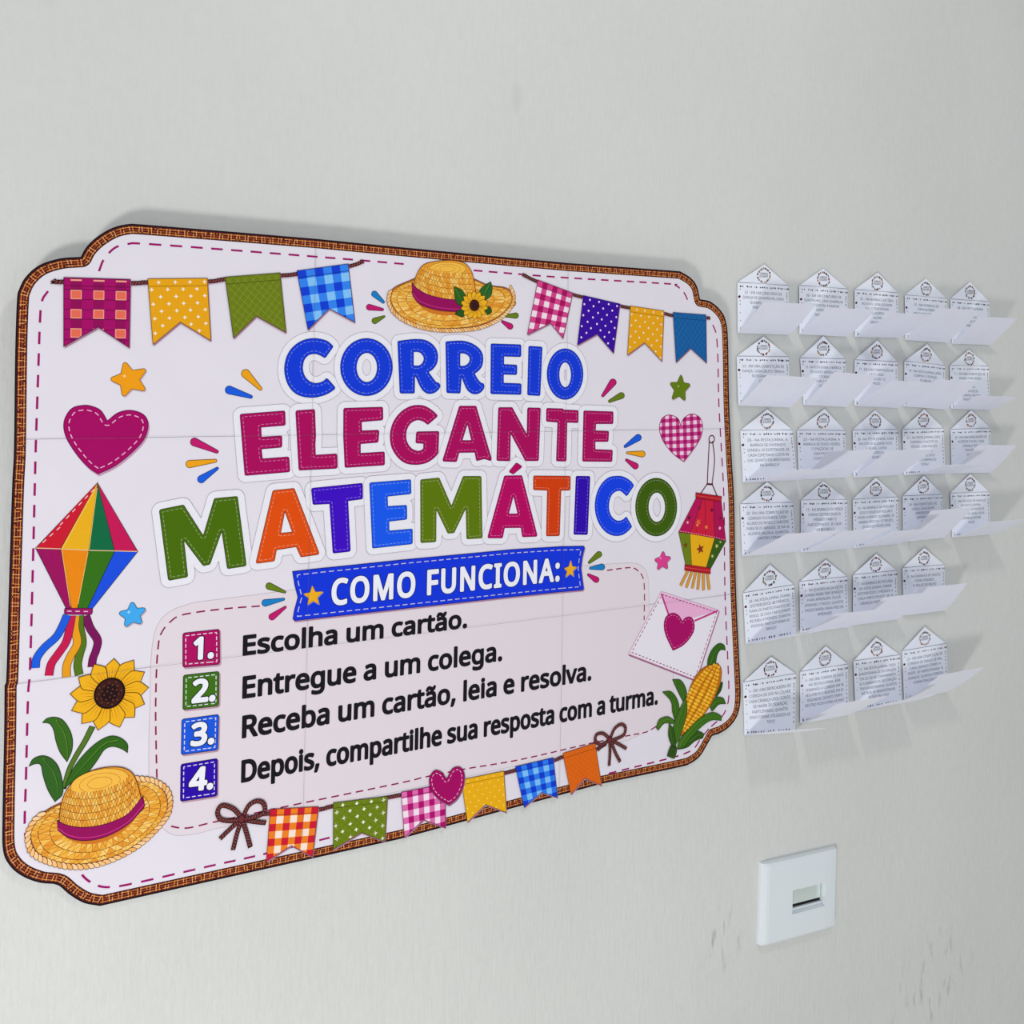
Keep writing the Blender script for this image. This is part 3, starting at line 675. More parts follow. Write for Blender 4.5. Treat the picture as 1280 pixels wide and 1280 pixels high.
line(a, *Z, [(180,500),(303,504),(443,511),(573,514),(686,517)], .7, (230,196,150)); 
for p, q in (((470,205),(300,385)),((300,395),(205,480))): a.dashes(poly(zm(*Z,[p,q])), 3.4, 3.6, .7, (240,210,220))
for p, q in (((485,200),(445,505)),((475,205),(312,500)),((308,510),(352,790)),((440,520),(390,780))): line(a, *Z, [p, q], .4, (246,214,130))
lp = ipt(*Z, [(322,806),(335,800),(450,800),(462,812),(460,828),(445,833),(335,832),(321,824)]); a.fill(lp, (80,6,50)); a.fill(sdf_levels([lp],[-.5],step=.4,pad=2)[0], (156,20,100)); a.dashes(poly(zm(*Z,[(335,815),(452,817)])), 3.4, 3, .7, (240,210,220))
a.build('kite', poster)

# sunflowers, leaves
def flower(a, c, rc, tips, cp, ce, base=.62, wk=.36):
    c = np.array(c); n = len(tips)
    for r_ in (0,):
        for i, t in enumerate(tips):
            t = np.array(t); d = t - c; L = np.linalg.norm(d); d /= L; nn = np.array([-d[1], d[0]]); wd = L * wk * math.sin(math.pi / n) * 1.9
            p = [tuple(c + d * rc * .8 - nn * wd * .35), tuple(c + d * (rc + (L - rc) * .3) - nn * wd * .85), tuple(c + d * (rc + (L - rc) * .6) - nn * wd * .9), tuple(t) + (1,), tuple(c + d * (rc + (L - rc) * .6) + nn * wd * .9), tuple(c + d * (rc + (L - rc) * .3) + nn * wd * .85), tuple(c + d * rc * .8 + nn * wd * .35)]
            lp = spline(p, 4); a.fill(lp, cp); a.stroke(lp, ce[1], ce[0], closed=True)
            for k in (-.3, 0, .3): a.stroke([tuple(c + d * rc + nn * wd * k), tuple(c + d * (rc + (L - rc) * (.45 if k else .6)) + nn * wd * k * 1.3)], ce[1] * .8, (190,96,20), z=a.z, up=False, w1=.1)
            a.z += .012
    a.fill(ellipse(c, rc * 1.02, rc * 1.06, n=28), (20,10,12)); a.fill(ellipse(c, rc * .9, rc * .94, n=28), (60,26,22)); a.fill(ellipse(c, rc * .55, rc * .6, n=24), (34,14,18))
    for k in range(26): al = k * 2.4; r2 = rc * .85 * math.sqrt((k + .5) / 26); a.fill(ellipse(c + r2 * np.array([math.cos(al), math.sin(al)]), rc * .055, rc * .055, n=6), (120,66,44), z=a.z)
    a.z += .012
def leaf(a, ox, oy, s, pts, c=(52,98,26), vein=None):
    lp = ipt(ox, oy, s, pts, 5); a.fill(lp, c); a.stroke(lp, .55, (20,40,16), closed=True)
    if vein: line(a, ox, oy, s, vein, .8, mixc(c, (150,190,60), .45), w1=.2); line(a, ox, oy, s, [(p[0]+5, p[1]+4) for p in vein], .5, (26,56,20), w1=.2)
Z = (0,820,4); a = Art(POST, 0.3)
line(a, *Z, [(462,352),(425,425),(380,500),(345,570),(318,665)], 5.2, (30,56,18), w1=4); line(a, *Z, [(460,354),(424,426),(380,500),(345,570),(318,660)], 4, (84,116,40), w1=2.8)
leaf(a, *Z, [(213,332,1),(235,312),(275,306),(315,322),(348,370),(362,420),(358,475),(335,528,1),(300,480),(280,425),(268,370),(248,338)], (56,104,30), [(280,318),(318,380),(335,450),(337,510)])
leaf(a, *Z, [(145,550,1),(165,515),(210,498),(255,512),(290,552),(310,620),(312,690),(275,728,1),(240,670),(216,600),(204,545),(178,538)], (50,98,34), [(215,512),(262,570),(285,640),(290,700)])
leaf(a, *Z, [(637,482,1),(636,440),(600,408),(550,400),(490,428),(430,480),(380,540),(345,600),(322,660,1),(370,625),(430,590),(480,530),(520,470),(560,452),(605,462)], (50,100,26), [(590,420),(520,440),(440,520),(370,600)])
a.build('leafy_stem', poster)
a = Art(POST, 0.42)
flower(a, P1(*Z,(547,185)), math.dist(P1(*Z,(547,185)), P1(*Z,(547,112))), poly(zm(*Z, [(570,12),(668,20),(722,80),(742,158),(722,240),(672,305),(598,355),(490,370),(408,337),(357,272),(350,188),(392,106),(470,40)])), (240,178,30), ((96,52,10), .6), wk=.5)
a.build('sunflower', poster)

# straw hats
STRAW = ((246,190,84),(238,166,56),(250,204,110),(232,152,46),(244,178,64))
def hat(ox, oy, s, brim, crown, ribbon, tilt, sw, braid, cw):
    Z = (ox, oy, s); lp = ipt(*Z, brim, 5); a = Art(POST, 0.55)
    c0 = np.mean(np.array(brim)[:, :2].astype(float), axis=0)
    a.fill([(p[0] + 1.2, p[1] - 2.2) for p in lp], (150,104,110)); a.fill(lp, (206,120,52)); a.stroke(lp, .7, (90,44,22), closed=True)
    for k, c in ((.97, (240,176,84)), (.86, (226,150,52)), (.7, (240,168,66)), (.52, (212,120,36))):
        q = [(c0[0] + (p[0] - c0[0]) * k, c0[1] + (p[1] - c0[1]) * k) for p in brim]; l2 = ipt(*Z, q, 5); a.fill(l2, c); a.stroke(l2, .3 * sw, (120,70,30), closed=True)
    for i in range(cw):                                  # plaited zigzag
        u0, u1 = i / cw, (i + .5) / cw
        def at(u, k):
            x = u * len(brim); j = int(x) % len(brim); f = x - int(x); A_, B_ = brim[j], brim[(j + 1) % len(brim)]
            return (c0[0] + (A_[0] * (1 - f) + B_[0] * f - c0[0]) * k, c0[1] + (A_[1] * (1 - f) + B_[1] * f - c0[1]) * k)
        for ka, kb in ((.96, .86), (.86, .7), (.7, .52)):
            A3 = [at(u0, ka), at(u1, kb), at(min(.9999, (i + 1) / cw), ka)]; B3 = [at(u1, kb), at(min(.9999, (i + 1) / cw), ka), at(min(.9999, (i + 1.5) / cw), kb)]
            for T3 in (A3, B3):
                q = poly(zm(*Z, T3)); a.fill(q, random.choice(STRAW), z=a.z)
            a.stroke(poly(zm(*Z, A3)), .3 * sw, (158, 92, 38), z=a.z + .02, up=False)
    a.z += .03
    for k in (.96, .86, .7): a.stroke(ipt(*Z, [(c0[0] + (p[0] - c0[0]) * k, c0[1] + (p[1] - c0[1]) * k) for p in brim], 5), .42 * sw, (122, 66, 26), closed=True, z=a.z)
    a.z += .012
    n = len(braid)
    bp = ipt(*Z, braid, 3, False); P, sl = resample(bp, False, 1); d = 0
    while d < sl[-1]:
        p, t = along(P, sl, d); ang = math.atan2(t[1], t[0]) - .55; a.fill(ellipse(p, 3.9 * sw, 2.1 * sw, ang, 12), (110,58,30), z=a.z); a.fill(ellipse(p, 3.4 * sw, 1.6 * sw, ang, 12), random.choice(((246,194,130),(240,176,98),(250,206,150))), z=a.z + .002); d += 4.2 * sw; a.z += .004
    a.z += .03
    b_ = a.build('hat_brim', poster); a = Art(POST, b_ and a.z + .05)
    cr = ipt(*Z, crown, 5); a.fill(cr, (232,156,50)); a.stroke(cr, .7, (100,54,24), closed=True)

    rt = tilt[5] if len(tilt) > 4 else 0; top = ell_px(*Z, *tilt[:4], n=36, rot=rt); a.fill(top, (246,188,74)); a.stroke(top, .35 * sw, (130,76,30), closed=True)
    for k in (.7, .42): a.stroke(ell_px(*Z, tilt[0], tilt[1], tilt[2] * k, tilt[3] * k, n=30, rot=rt), .3 * sw, (160,96,40), closed=True)
    up = ribbon[0]; yb = max(p[1] for p in up); rows = []
    for m in range(0, 6):                                # rows of plait round the crown, following the ribbon
        hh = (yb - tilt[1] - tilt[3] * .7) * (5 - m) / 5
        xm = (up[0][0] + up[-1][0]) / 2; kx = 1 - .06 * (5 - m) / 5
        rows.append(ipt(*Z, [(xm + (p[0] - xm) * kx, p[1] - hh) for p in up], 5, False))
    for r0, r1 in zip(rows, rows[1:]):
        N = len(r0)
        for j in range(N - 1):
            m0 = ((r1[j][0] + r1[j + 1][0]) / 2, (r1[j][1] + r1[j + 1][1]) / 2)
            for T3 in ((r0[j], r0[j + 1], m0),) + (((r0[j], m0, ((r1[j - 1][0] + r1[j][0]) / 2, (r1[j - 1][1] + r1[j][1]) / 2)),) if j else ()):
                if all(inside(p, cr) for p in T3) and not inside(T3[2], top):
                    a.fill(list(T3), random.choice(STRAW), z=a.z); a.stroke([T3[0], T3[2]], .3 * sw, (158, 92, 38), z=a.z + .02, up=False)
        run = [p for p in r0 if inside(p, cr) and not inside(p, top)]
        for p, q in zip(run, run[1:]):
            if math.dist(p, q) < 12: a.stroke([p, q], .42 * sw, (122, 66, 26), z=a.z + .03, up=False)
    a.z += .05
    rb = ribbon[0] + ribbon[1][::-1]; l3 = ipt(*Z, ribbon[0], 5, False) + ipt(*Z, ribbon[1][::-1], 5, False); a.fill(l3, (150,12,92)); a.stroke(l3, .6, (70,6,50), closed=True)
    a.stroke([tuple((np.array(p) * .22 + np.array(q) * .78)) for p, q in zip(ipt(*Z, ribbon[0], 5, False), ipt(*Z, ribbon[1], 5, False))], .6 * sw, (206,60,140))
    a.build('hat_crown', b_); return a.z, b_
BR = [(138,900),(165,830),(225,775),(300,735),(430,690),(560,640),(690,612),(765,622),(825,662),(848,720),(838,790),(785,860),(700,935),(600,995),(480,1035),(360,1048),(250,1028),(172,985)]
hat(0,820,4, BR, [(300,868,1),(296,800),(312,715),(345,650),(405,598),(480,565),(560,553),(622,560),(665,590),(690,650),(706,715),(718,760,1),(650,822),(560,862),(440,885),(350,880)],
    ([(286,820),(330,842),(400,854),(480,848),(560,826),(640,785),(712,700)],[(290,868),(340,905),(410,920),(490,912),(570,882),(650,830),(722,748)]), (498,632,148,66,36,-0.2), 1.0,
    [(690,612),(765,622),(828,662),(850,720),(838,790),(785,862),(700,940),(600,1000),(480,1042),(360,1052),(250,1030),(165,985),(138,905),(165,830),(225,775)], 44)
BS = [(745,470),(748,425),(775,395),(830,370),(900,345),(1020,335),(1140,345),(1240,385),(1330,400),(1368,440),(1355,490),(1300,545),(1200,590),(1080,606),(960,605),(860,580),(785,535)]
zt, hb = hat(300,260,4, BS, [(858,425,1),(868,375),(885,325),(915,285),(970,268),(1050,262),(1118,275),(1155,318),(1168,370),(1178,430),(1176,470,1),(1090,492),(990,480),(900,455)],
    ([(857,372),(880,400),(930,430),(1000,450),(1080,460),(1165,462)],[(862,440),(895,480),(950,502),(1010,514),(1085,518),(1170,516)]), (1035,305,92,34), .85,
    [(1352,400),(1368,440),(1355,495),(1295,555),(1200,598),(1080,612),(960,608),(855,580),(775,530),(742,470),(748,420)], 40)
a = Art(POST, zt + .05); Z = (300,260,4)
leaf(a, *Z, [(1068,392,1),(1072,450),(1090,485),(1130,490,1),(1125,440),(1105,410)], (44,96,34), [(1075,405),(1100,450),(1125,480)])
leaf(a, *Z, [(1250,370,1),(1205,400),(1190,440),(1210,470,1),(1250,440),(1258,400)], (44,100,40), [(1245,380),(1220,430),(1208,460)])
leaf(a, *Z, [(1072,530,1),(1100,505),(1130,520,1),(1110,545)], (40,84,30)); leaf(a, *Z, [(1215,500,1),(1245,495),(1255,520),(1235,535,1)], (40,84,30))
flower(a, P1(*Z,(1168,487)), 5.6, [P1(*Z,(1168+70*math.cos(t), 487+74*math.sin(t))) for t in (2*math.pi*k/14+.2 for k in range(14))], (240,180,34), ((96,56,14), .4), wk=.5)
a.build('hat_flower', hb)

# lantern
Z = (640,560,4); a = Art(POST, 0.3); DK = (92,22,44)
ring = P1(600,280,4,(1158,1076)); a.stroke(ellipse(ring, 4.2, 4.4, n=20), 1.3, DK, closed=True)
line(a, *Z, [(986,-35),(980,80),(976,178)], 1.3, DK); line(a, *Z, [(1002,-35),(1012,60),(1000,178)], 1.3, DK); line(a, *Z, [(978,176),(942,228)], 1.3, DK); line(a, *Z, [(998,176),(1025,240)], 1.3, DK); line(a, *Z, [(972,180),(1004,182)], 2, DK)
for p, q in (((880,612),(842,688)),((900,616),(870,698)),((918,620),(900,702)),((936,622),(928,708)),((955,624),(957,712)),((975,626),(985,708))): line(a, *Z, [p, q], 4.2, (96,56,22)); line(a, *Z, [p, q], 3.3, (222,156,56))
for pts, c in (([(922,245),(955,250),(888,428),(832,420)],(186,18,88)),([(955,250),(1005,258),(1012,450),(888,428)],(208,30,62)),([(1005,258),(1045,265),(1068,466),(1012,450)],(176,14,84)),
               ([(832,420),(888,428),(897,592),(868,588)],(112,130,22)),([(888,428),(1012,450),(968,602),(897,592)],(236,176,24)),([(1012,450),(1068,466),(990,606),(968,602)],(54,92,20))):
    lp = poly(zm(*Z, pts)); a.fill(lp, c, z=a.z); a.stroke(lp, .55, (60,10,40), closed=True, z=a.z + .02); a.z += .003
a.z += .05
line(a, *Z, [(930,330),(918,430)], .4, (90,10,50)); line(a, *Z, [(962,255),(968,440)], .5, (90,10,50))
def s5(a, c, r, col_, ro=0.3):
    q = P1(*Z, c); a.fill([(q[0] + (r if k % 2 == 0 else r * .42) * math.cos(ro + math.pi * k / 5), q[1] + (r if k % 2 == 0 else r * .42) * math.sin(ro + math.pi * k / 5)) for k in range(10)], col_, z=a.z)
for c, r, cc in (((930,370),4.5,(232,104,60)),((935,300),2.6,(120,16,50)),((998,310),3.4,(110,14,56)),((884,348),3.2,(100,14,50)),((876,372),2.2,(240,190,200)),((970,395),3,(244,140,60)),((1040,350),2.4,(110,14,56)),((1038,400),2.6,(240,190,200)),((925,385),2,(246,200,120)),((940,505),6.4,(134,50,30)),((866,485),4,(110,70,20)),((1022,490),3,(206,206,120)),((1000,540),2.6,(206,200,110)),((1040,470),2,(200,200,140))): s5(a, c, r, cc, random.uniform(0, 1))
a.z += .02
a.dashes(poly(zm(*Z, [(838,415),(888,423),(1012,445),(1062,460)])), 2, 2, .8, (236,160,180))
for pts in ([(918,224),(1046,243),(1044,268),(918,250)],[(864,583),(990,600),(990,628),(862,610)]):
    lp = ipt(*Z, [p for p in pts]); lp = poly(zm(*Z, pts)); L = sdf_levels([lp], [.5, 0], step=.4, pad=3); a.fill(L[0], (70,8,24)); a.fill(L[1], (182,24,42)); q = poly(zm(*Z, [((pts[0][0]+pts[3][0])/2, (pts[0][1]+pts[3][1])/2), ((pts[1][0]+pts[2][0])/2, (pts[1][1]+pts[2][1])/2)])); a.stroke(q, .6, (226,90,84))
a.build('lantern', poster)

# envelope with a heart seal
Z = (700,720,4.923); a = Art(POST, 0.3); ev = poly(zm(*Z, [(622,93),(980,210),(838,643),(418,480)])); L = sdf_levels([ev], [-.9,-3.2], step=.6, pad=2)
a.fill([(p[0]+.6, p[1]-1.8) for p in ev], (150,90,120)); a.fill(ev, (214,160,196)); a.fill(L[0], (236,230,240)); fl = poly(zm(*Z, [(627,104),(968,214),(748,278),(668,238)])); a.fill(fl, (236,176,214))
a.dashes(L[1][0]+[L[1][0][0]], 3.2, 2.2, .9, (142,24,92))
for q in (((622,108),(668,240)),((826,276),(970,214))): line(a, *Z, list(q), 2.4, (196,60,134)); 
a.build('envelope_picture', poster, M_PPAN); ep = bpy.data.objects['envelope_picture']
a = Art(POST, 0.5); lp = ipt(*Z, [(752,276,1),(728,240),(690,226),(650,250),(637,300),(645,355),(668,410),(693,460,1),(755,428),(800,380),(825,330),(822,275),(800,250),(770,256)]); L = sdf_levels([lp], [-.5,-2.6], step=.5, pad=2)
a.fill(lp, (90,4,60)); a.fill(L[0], (170,8,100)); a.dashes(L[1][0]+[L[1][0][0]], 2.4, 2, .6, (226,130,180)); a.build('heart_seal', ep)

# corn cob
a = Art(POST, 0.6)
leaf(a, *Z, [(905,572,1),(908,510),(935,450),(975,415),(1008,425),(1016,456,1),(985,455),(965,490),(952,545)], (52,98,26), [(925,540),(945,480),(985,430)])
leaf(a, *Z, [(690,636,1),(740,640),(772,690),(778,740),(765,790,1),(728,720)], (60,104,30), [(705,645),(745,690),(765,760)])
leaf(a, *Z, [(920,800,1),(955,748),(1000,750),(1018,786,1),(975,790),(935,830)], (58,102,26), [(930,800),(970,768),(1008,772)])
leaf(a, *Z, [(940,720,1),(995,650),(990,700),(960,745,1)], (40,76,22))
leaf(a, *Z, [(628,712,1),(680,710),(720,760),(732,830),(716,905),(690,840),(680,770)], (60,104,26), [(650,720),(700,780),(715,870)])
cob = ipt(*Z, [(968,536,1),(990,572),(988,640),(960,720),(920,800),(860,880),(795,930),(738,985),(740,915),(768,820),(782,740),(808,660),(850,590),(905,552)]); a.fill(cob, (190,112,14)); a.stroke(cob, .6, (90,48,12), closed=True)
A0, A1 = np.array((968,545)), np.array((755,955)); ax = A1 - A0; Lx = np.linalg.norm(ax); ax = ax / Lx; nx = np.array([-ax[1], ax[0]])
for i in range(21):
    f = (i + .5) / 21; wv = 80 * math.sin(math.pi * min(1, (f * .9 + .06))) ** .75
    for k in range(-2, 3):
        o = math.sin(k * .62) / math.sin(2 * .62) * .80; c = A0 + ax * Lx * f + nx * wv * o * 1.0 + nx * 8; q = P1(*Z, c)
        if not inside(q, cob): continue
        rx, ry = 17.5 * (1 - abs(o) * .4) * wv / 80, 9.8; el = poly(zm(*Z, ellipse(c, max(4, rx), ry, math.atan2(nx[1], nx[0]), 10)))
        a.fill(el, random.choice(((244,178,30),(250,190,44),(236,160,22))), z=a.z + .01 * ((i + k) % 2)); q2 = (q[0] - .5, q[1] + .5); a.fill(ellipse(q2, .55, .5, n=6), (255,226,130), z=a.z + .03)
a.z += .05
leaf(a, *Z, [(772,740,1),(742,800),(706,880),(690,960),(700,1032),(732,1000),(762,905),(780,825)], (66,108,28), [(765,770),(730,880),(708,1000)])
leaf(a, *Z, [(588,932,1),(608,882),(660,864),(702,892),(690,908),(640,905),(602,948,1)], (70,112,30), [(605,920),(650,882),(690,892)])
leaf(a, *Z, [(668,905,1),(664,980),(685,1040),(712,1055,1),(700,955)], (48,88,24), [(675,930),(690,1030)])
leaf(a, *Z, [(800,1000,1),(840,955),(880,970),(876,996,1),(830,1012),(780,1052),(722,1066,1)], (48,88,24), [(790,1020),(840,980),(872,980)])
leaf(a, *Z, [(718,1062,1),(730,1010),(780,950),(850,878),(930,838),(985,858),(990,888,1),(930,886),(872,922),(805,990),(760,1048)], (64,112,26), [(735,1040),(800,950),(880,880),(975,868)])
lp = ipt(*Z, [(678,1042,1),(716,1060,1),(712,1090),(700,1122,1),(656,1106,1),(664,1075)]); a.fill(lp, (52,84,26)); a.stroke(lp, .6, (20,36,14), closed=True)
for k in range(3): line(a, *Z, [(686+k*9,1052+k*3),(668+k*11,1100+k*5)], .5, (28,50,18))
a.build('corn_cob', poster)

# hairline seams between the sheets
def seam(p, q):
    a = Art(POST, 1.9); a.stroke([p, q], .42, (110,100,110)); a.build('sheet_seam', poster, M_SEAM)
for xv, yt, yb in ((vx[1], 568, 18), (vx[2], 574, 6)): seam((xv, yb + 2), (xv, yt))
for yv in (hy[1], hy[2]):
    xs_ = [p[0] for p in OUT if abs(p[1] - yv) < 60]; seam((min(xs_) + 6, yv), (max(xs_) - 6, yv))

# ------------------------------------------------------------------ folded letter cards
def a_(p): return (900 + p[0] / 6.4, 310 + p[1] / 6.4)
def b_f(p): return (1080 + p[0] / 6.4, 310 + p[1] / 6.4)
def c_(p): return (900 + p[0] / 6.4, 500 + p[1] / 6.4)
def d_f(p): return (1080 + p[0] / 6.4, 500 + p[1] / 6.4)
def e_(p): return (900 + p[0] / 6.4, 680 + p[1] / 6.4)
def f_(p): return (1060 + p[0] / 6.4, 680 + p[1] / 6.4)
def g_(p): return (900 + p[0] / 6.4, 780 + p[1] / 6.4)
# corners of the printed body, tip of the pointed top, free corner of the folded-out lower half, first lines of the text
CARDS = [
 [(a_,(138,275),(545,300),(555,692),(140,680),(340,135),(345,430),['37 - EM UM CONCURSO DE','DANÇA DE QUADRILHA, CADA','QUADRILHA GANHOU','PRÊMIOS. SE 6','QUADRILHAS','PARTICIPARAM']),
  (a_,(632,300),(1018,328),(1020,708),(635,690),(820,165),(852,472),['36 - EM UM CONCURSO DE','QUADRILHAS, CADA QUADRILHA','APRESENTOU 4 DANÇAS','DIFERENTES','ANTES DO FIM','DA FESTA']),
  (b_f,(-77,332),(270,360),(280,718),(-72,710),(95,200),(205,518),['02 - NA BARRACA DE TIRO','AO ALVO, CADA JOGADOR','FAZ 3 TENTATIVAS','DE ACERTO','ALGUNS','SEM PONTOS']),
  (b_f,(325,375),(660,405),(665,755),(330,735),(492,245),(585,476),['32 - NA BARRACA DE','COMIDAS FORAM','VENDIDOS 40 PASTEIS']),
  (b_f,(688,408),(1000,430),(1005,775),(705,765),(840,272),(922,548),['08 - NA FESTA JUNINA','A TURMA A','ARRECADOU','8 REAIS POR','PRENDAS','CADA'])],
 [(a_,(133,865),(548,870),(560,1275),(145,1260),(338,710),(375,1015),['22 - EM UMA COMPETIÇÃO DE','DANÇA, CADA GRUPO TINHA 6','INTEGRANTES. 5','COMPET','PESSOAS']),
  (a_,(640,880),(1000,888),(1010,1271),(668,1255),(815,705),(915,992),['13 - NA FESTA JUNINA, A BARRACA','DE DOCES VENDEU 36','COCADAS','POR 2 REAIS','CADA UMA','QUANTO']),
  (b_f,(-77,895),(265,910),(272,1280),(-78,1262),(92,740),(228,1058),['17 - EM UMA COMPETIÇÃO DE','SACO, CADA','ALUNO DEU 12','PULOS']),
  (b_f,(322,905),(645,940),(650,1290),(318,1266),(490,770),(570,1046),['19 - NA FESTA JUNINA, JOÃO','COMPROU 3 ESPIGAS','DE MILHO']),
  (b_f,(685,940),(995,945),(1010,1296),(695,1286),(825,815),(905,1180),['11 - EM UMA COMPETIÇÃO DE','DANÇA, CADA GRUPO','TINHA','8 PARES','E 4 MÚSICOS','QUANTAS PESSOAS','PARTICIPARAM'])],
 [(c_,(160,243),(578,240),(618,640),(183,660),(365,75),(575,560),['26 - NA FESTA JUNINA, A','BARRACA DE CHURRASCO','VENDEU 20 ESPETINHOS. SE','CADA ESPETINHO CUSTA R$','5,00, QUANTO FOI ARRECADADO','NA BARRACA?']),
  (c_,(615,240),(1000,245),(1010,618),(628,635),(825,70),(868,408),['23 - NA FESTA JUNINA, A','BARRACA DE DOCES VENDEU','12 PAÇOCAS. SE','CADA PAÇOCA','CUSTA R$ 2,','APROX']),
  (d_f,(-92,240),(268,235),(280,600),(-85,620),(83,80),(190,405),['30 - NA FESTA JUNINA, CADA','PACOTE DE ALGODÃO DOCE','5 REAIS. LUÍSA','COMPROU 4','QUANTO']),
  (d_f,(305,235),(635,225),(650,590),(318,600),(470,75),(630,520),['31 - NA FESTA JUNINA, JOÃO','COMPROU 3 PACOTES DE','PIPOCA. CADA PACOTE','3 REAIS MAIS','2 COPOS DE SUCO','QUANTO COMPROU NO','TOTAL?']),
  (d_f,(692,235),(1010,225),(1012,580),(700,585),(850,80),(910,360),['35 - EM UMA BRINCADEIRA DE','ACERTAR O ALVO, CADA','CRIANÇA TEM 3','TENTATIVAS','QUANTAS','SÃO 8'])],
 [(c_,(160,830),(580,818),(605,1215),(175,1250),(365,655),(530,1072),['20 - EM UMA COMPETIÇÃO DE','CORREIO ELEGANTE, CADA','ALUNO ESCREVEU 2 CARTÕES','PARA SEUS AMIGOS. SE HÁ 30','ALUNOS NA SALA, QUANTOS','CARTÕES FORAM']),
  (c_,(648,800),(1015,795),(1020,1190),(645,1220),(822,650),(985,1050),['15 - NA BARRACA DE PESCA','FORAM DISTRIBUÍDOS 45','PRÊMIOS PARA 15','PARTICIPANTES. SE CADA','UM RECEBEU O','MESMO NÚMERO']),
  (d_f,(-92,795),(270,775),(278,1150),(-84,1185),(88,620),(235,1052),['16 - NA BARRACA DA PESCARIA','JOGO CONSEGUE PESCAR 5','PEIXES A MENOS QUE MARIA. SE','MARIA PESCOU 12 PEIXES,','QUANTOS PEIXES JOÃO','PESCOU?']),
  (d_f,(308,768),(625,755),(640,1100),(310,1135),(465,605),(540,885),['38 - NA COMPETIÇÃO DE','DANÇA, CADA GRUPO','APRESENTOU 3','DIFERENTES','COMO']),
  (d_f,(688,745),(1000,735),(1010,1075),(705,1100),(845,590),(1003,975),['1 - EM UM JOGO DE ARGOLAS','DA FESTA JUNINA','PEDRO FEZ 24 PONTOS E','JOANA, 18. QUAL FOI A','DIFERENÇA ENTRE','ELES?'])],
 [(e_,(183,390),(590,325),(610,725),(205,800),(390,165),(545,738),['24 - NA FESTA JUNINA, FORAM','DISTRIBUÍDOS 48 PRÊMIOS','PARA OS PARTICIPANTES DO','BINGO. SE CADA PARTICIPANTE','RECEBEU 4 PRÊMIOS, QUANTAS','PESSOAS PARTICIPARAM DO','BINGO?']),
  (e_,(635,300),(1015,260),(1030,665),(640,710),(835,125),(925,560),['3 - NA QUADRILHA DA FESTA','JUNINA, MARIA TEM 18 PASSOS','PARA APRENDER. ELA JÁ','APRENDEU 7 PASSOS. QUANTOS','PASSOS MARIA AINDA PRECISA','APRENDER?']),
  (f_,(40,245),(388,212),(400,600),(38,650),(210,78),(285,428),['7 - NA BARRACA DE PESCARIA','DA FESTA JUNINA, FORAM','DISTRIBUÍDOS 3 PRÊMIOS A','CADA PARTICIPANTE. SE 14','CRIANÇAS PARTICIPARAM']),
  (f_,(435,190),(770,165),(780,530),(445,570),(595,30),(612,348),['9 - NA BARRACA DE DOCES,','FORAM VENDIDOS','12 BOLOS DE MILHO'])],
 [(g_,(183,465),(605,395),(600,865),(195,890),(400,260),(440,856),['5 - EM UMA BRINCADEIRA DE','CORRIDA DO OVO NA COLHER,','CADA CRIANÇA USOU 3 OVOS.','SE HAVIA 20 CRIANÇAS','PARTICIPANDO, QUANTOS','OVOS FORAM UTILIZADOS AO','TODO?']),
  (g_,(640,380),(1020,320),(1030,725),(640,795),(840,175),(940,640),['4 - EM UMA CORRIDA DE SACO','NA FESTA JUNINA, ANA','TERMINOU A CORRIDA EM 58','SEGUNDOS E BEATRIZ EM 65','SEGUNDOS. QUANTO TEMPO','BEATRIZ FICOU ATRÁS DE ANA?']),
  (f_,(42,935),(412,885),(430,1270),(60,1335),(215,745),(330,1268),['12 - NA FESTA JUNINA, CADA','BANDEIRINHA DE DECORAÇÃO','TEM 20 CM DE COMPRIMENTO.','SE A BARRACA DE DECORAÇÃO','TEM 8 BANDEIRINHAS, QUANTOS','METROS DE BANDEIRINHAS','ESTÃO EM USO?']),
  (f_,(432,855),(785,795),(800,1180),(447,1250),(600,660),(730,1050),['20 - EM UMA COMPETIÇÃO DE','CORRIDA DE DANÇA DE PAU,','CADA CRIANÇA CORREU 4','VEZES. SE PARTICIPARAM 16','CRIANÇAS, QUANTAS CORRIDAS','FORAM REALIZADAS?'])],
]
ROWN = ['top', 'second', 'third', 'fourth', 'fifth', 'bottom']
COLN = ['first card from the poster side', 'second card from the poster side', 'middle card', 'fourth card from the poster side', 'last card on the right']
random.seed(11)
class Quad:                            # bilinear page on the wall: u to the right, v downwards, both 0..1
    def __init__(s, tl, tr, br, bl): s.q = [np.array(x) for x in (tl, tr, br, bl)]; s.n = np.array((0, -1.0, 0))
    def w(s, p, h=0.0):
        u, v = p; q = s.q; return (q[0] * (1 - u) + q[1] * u) * (1 - v) + (q[3] * (1 - u) + q[2] * u) * v + s.n * h / 1000
def wallpt(p, off=0.0):
    r = ray(*p); t = (-off - CAM[1]) / r[1]; return CAM + r * t
def free_offset(B, px_):               # outward and upward reach of the folded half so that its free corner is seen at px_
    r = ray(*px_); # CAM + r t = B + (0,-o,u) + small slip allowed along the wall
    Mx = np.array([[r[0], 0, 0], [r[1], 1, 0], [r[2], 0, -1]]); t, o, u = np.linalg.solve(Mx, B - CAM); return o, u
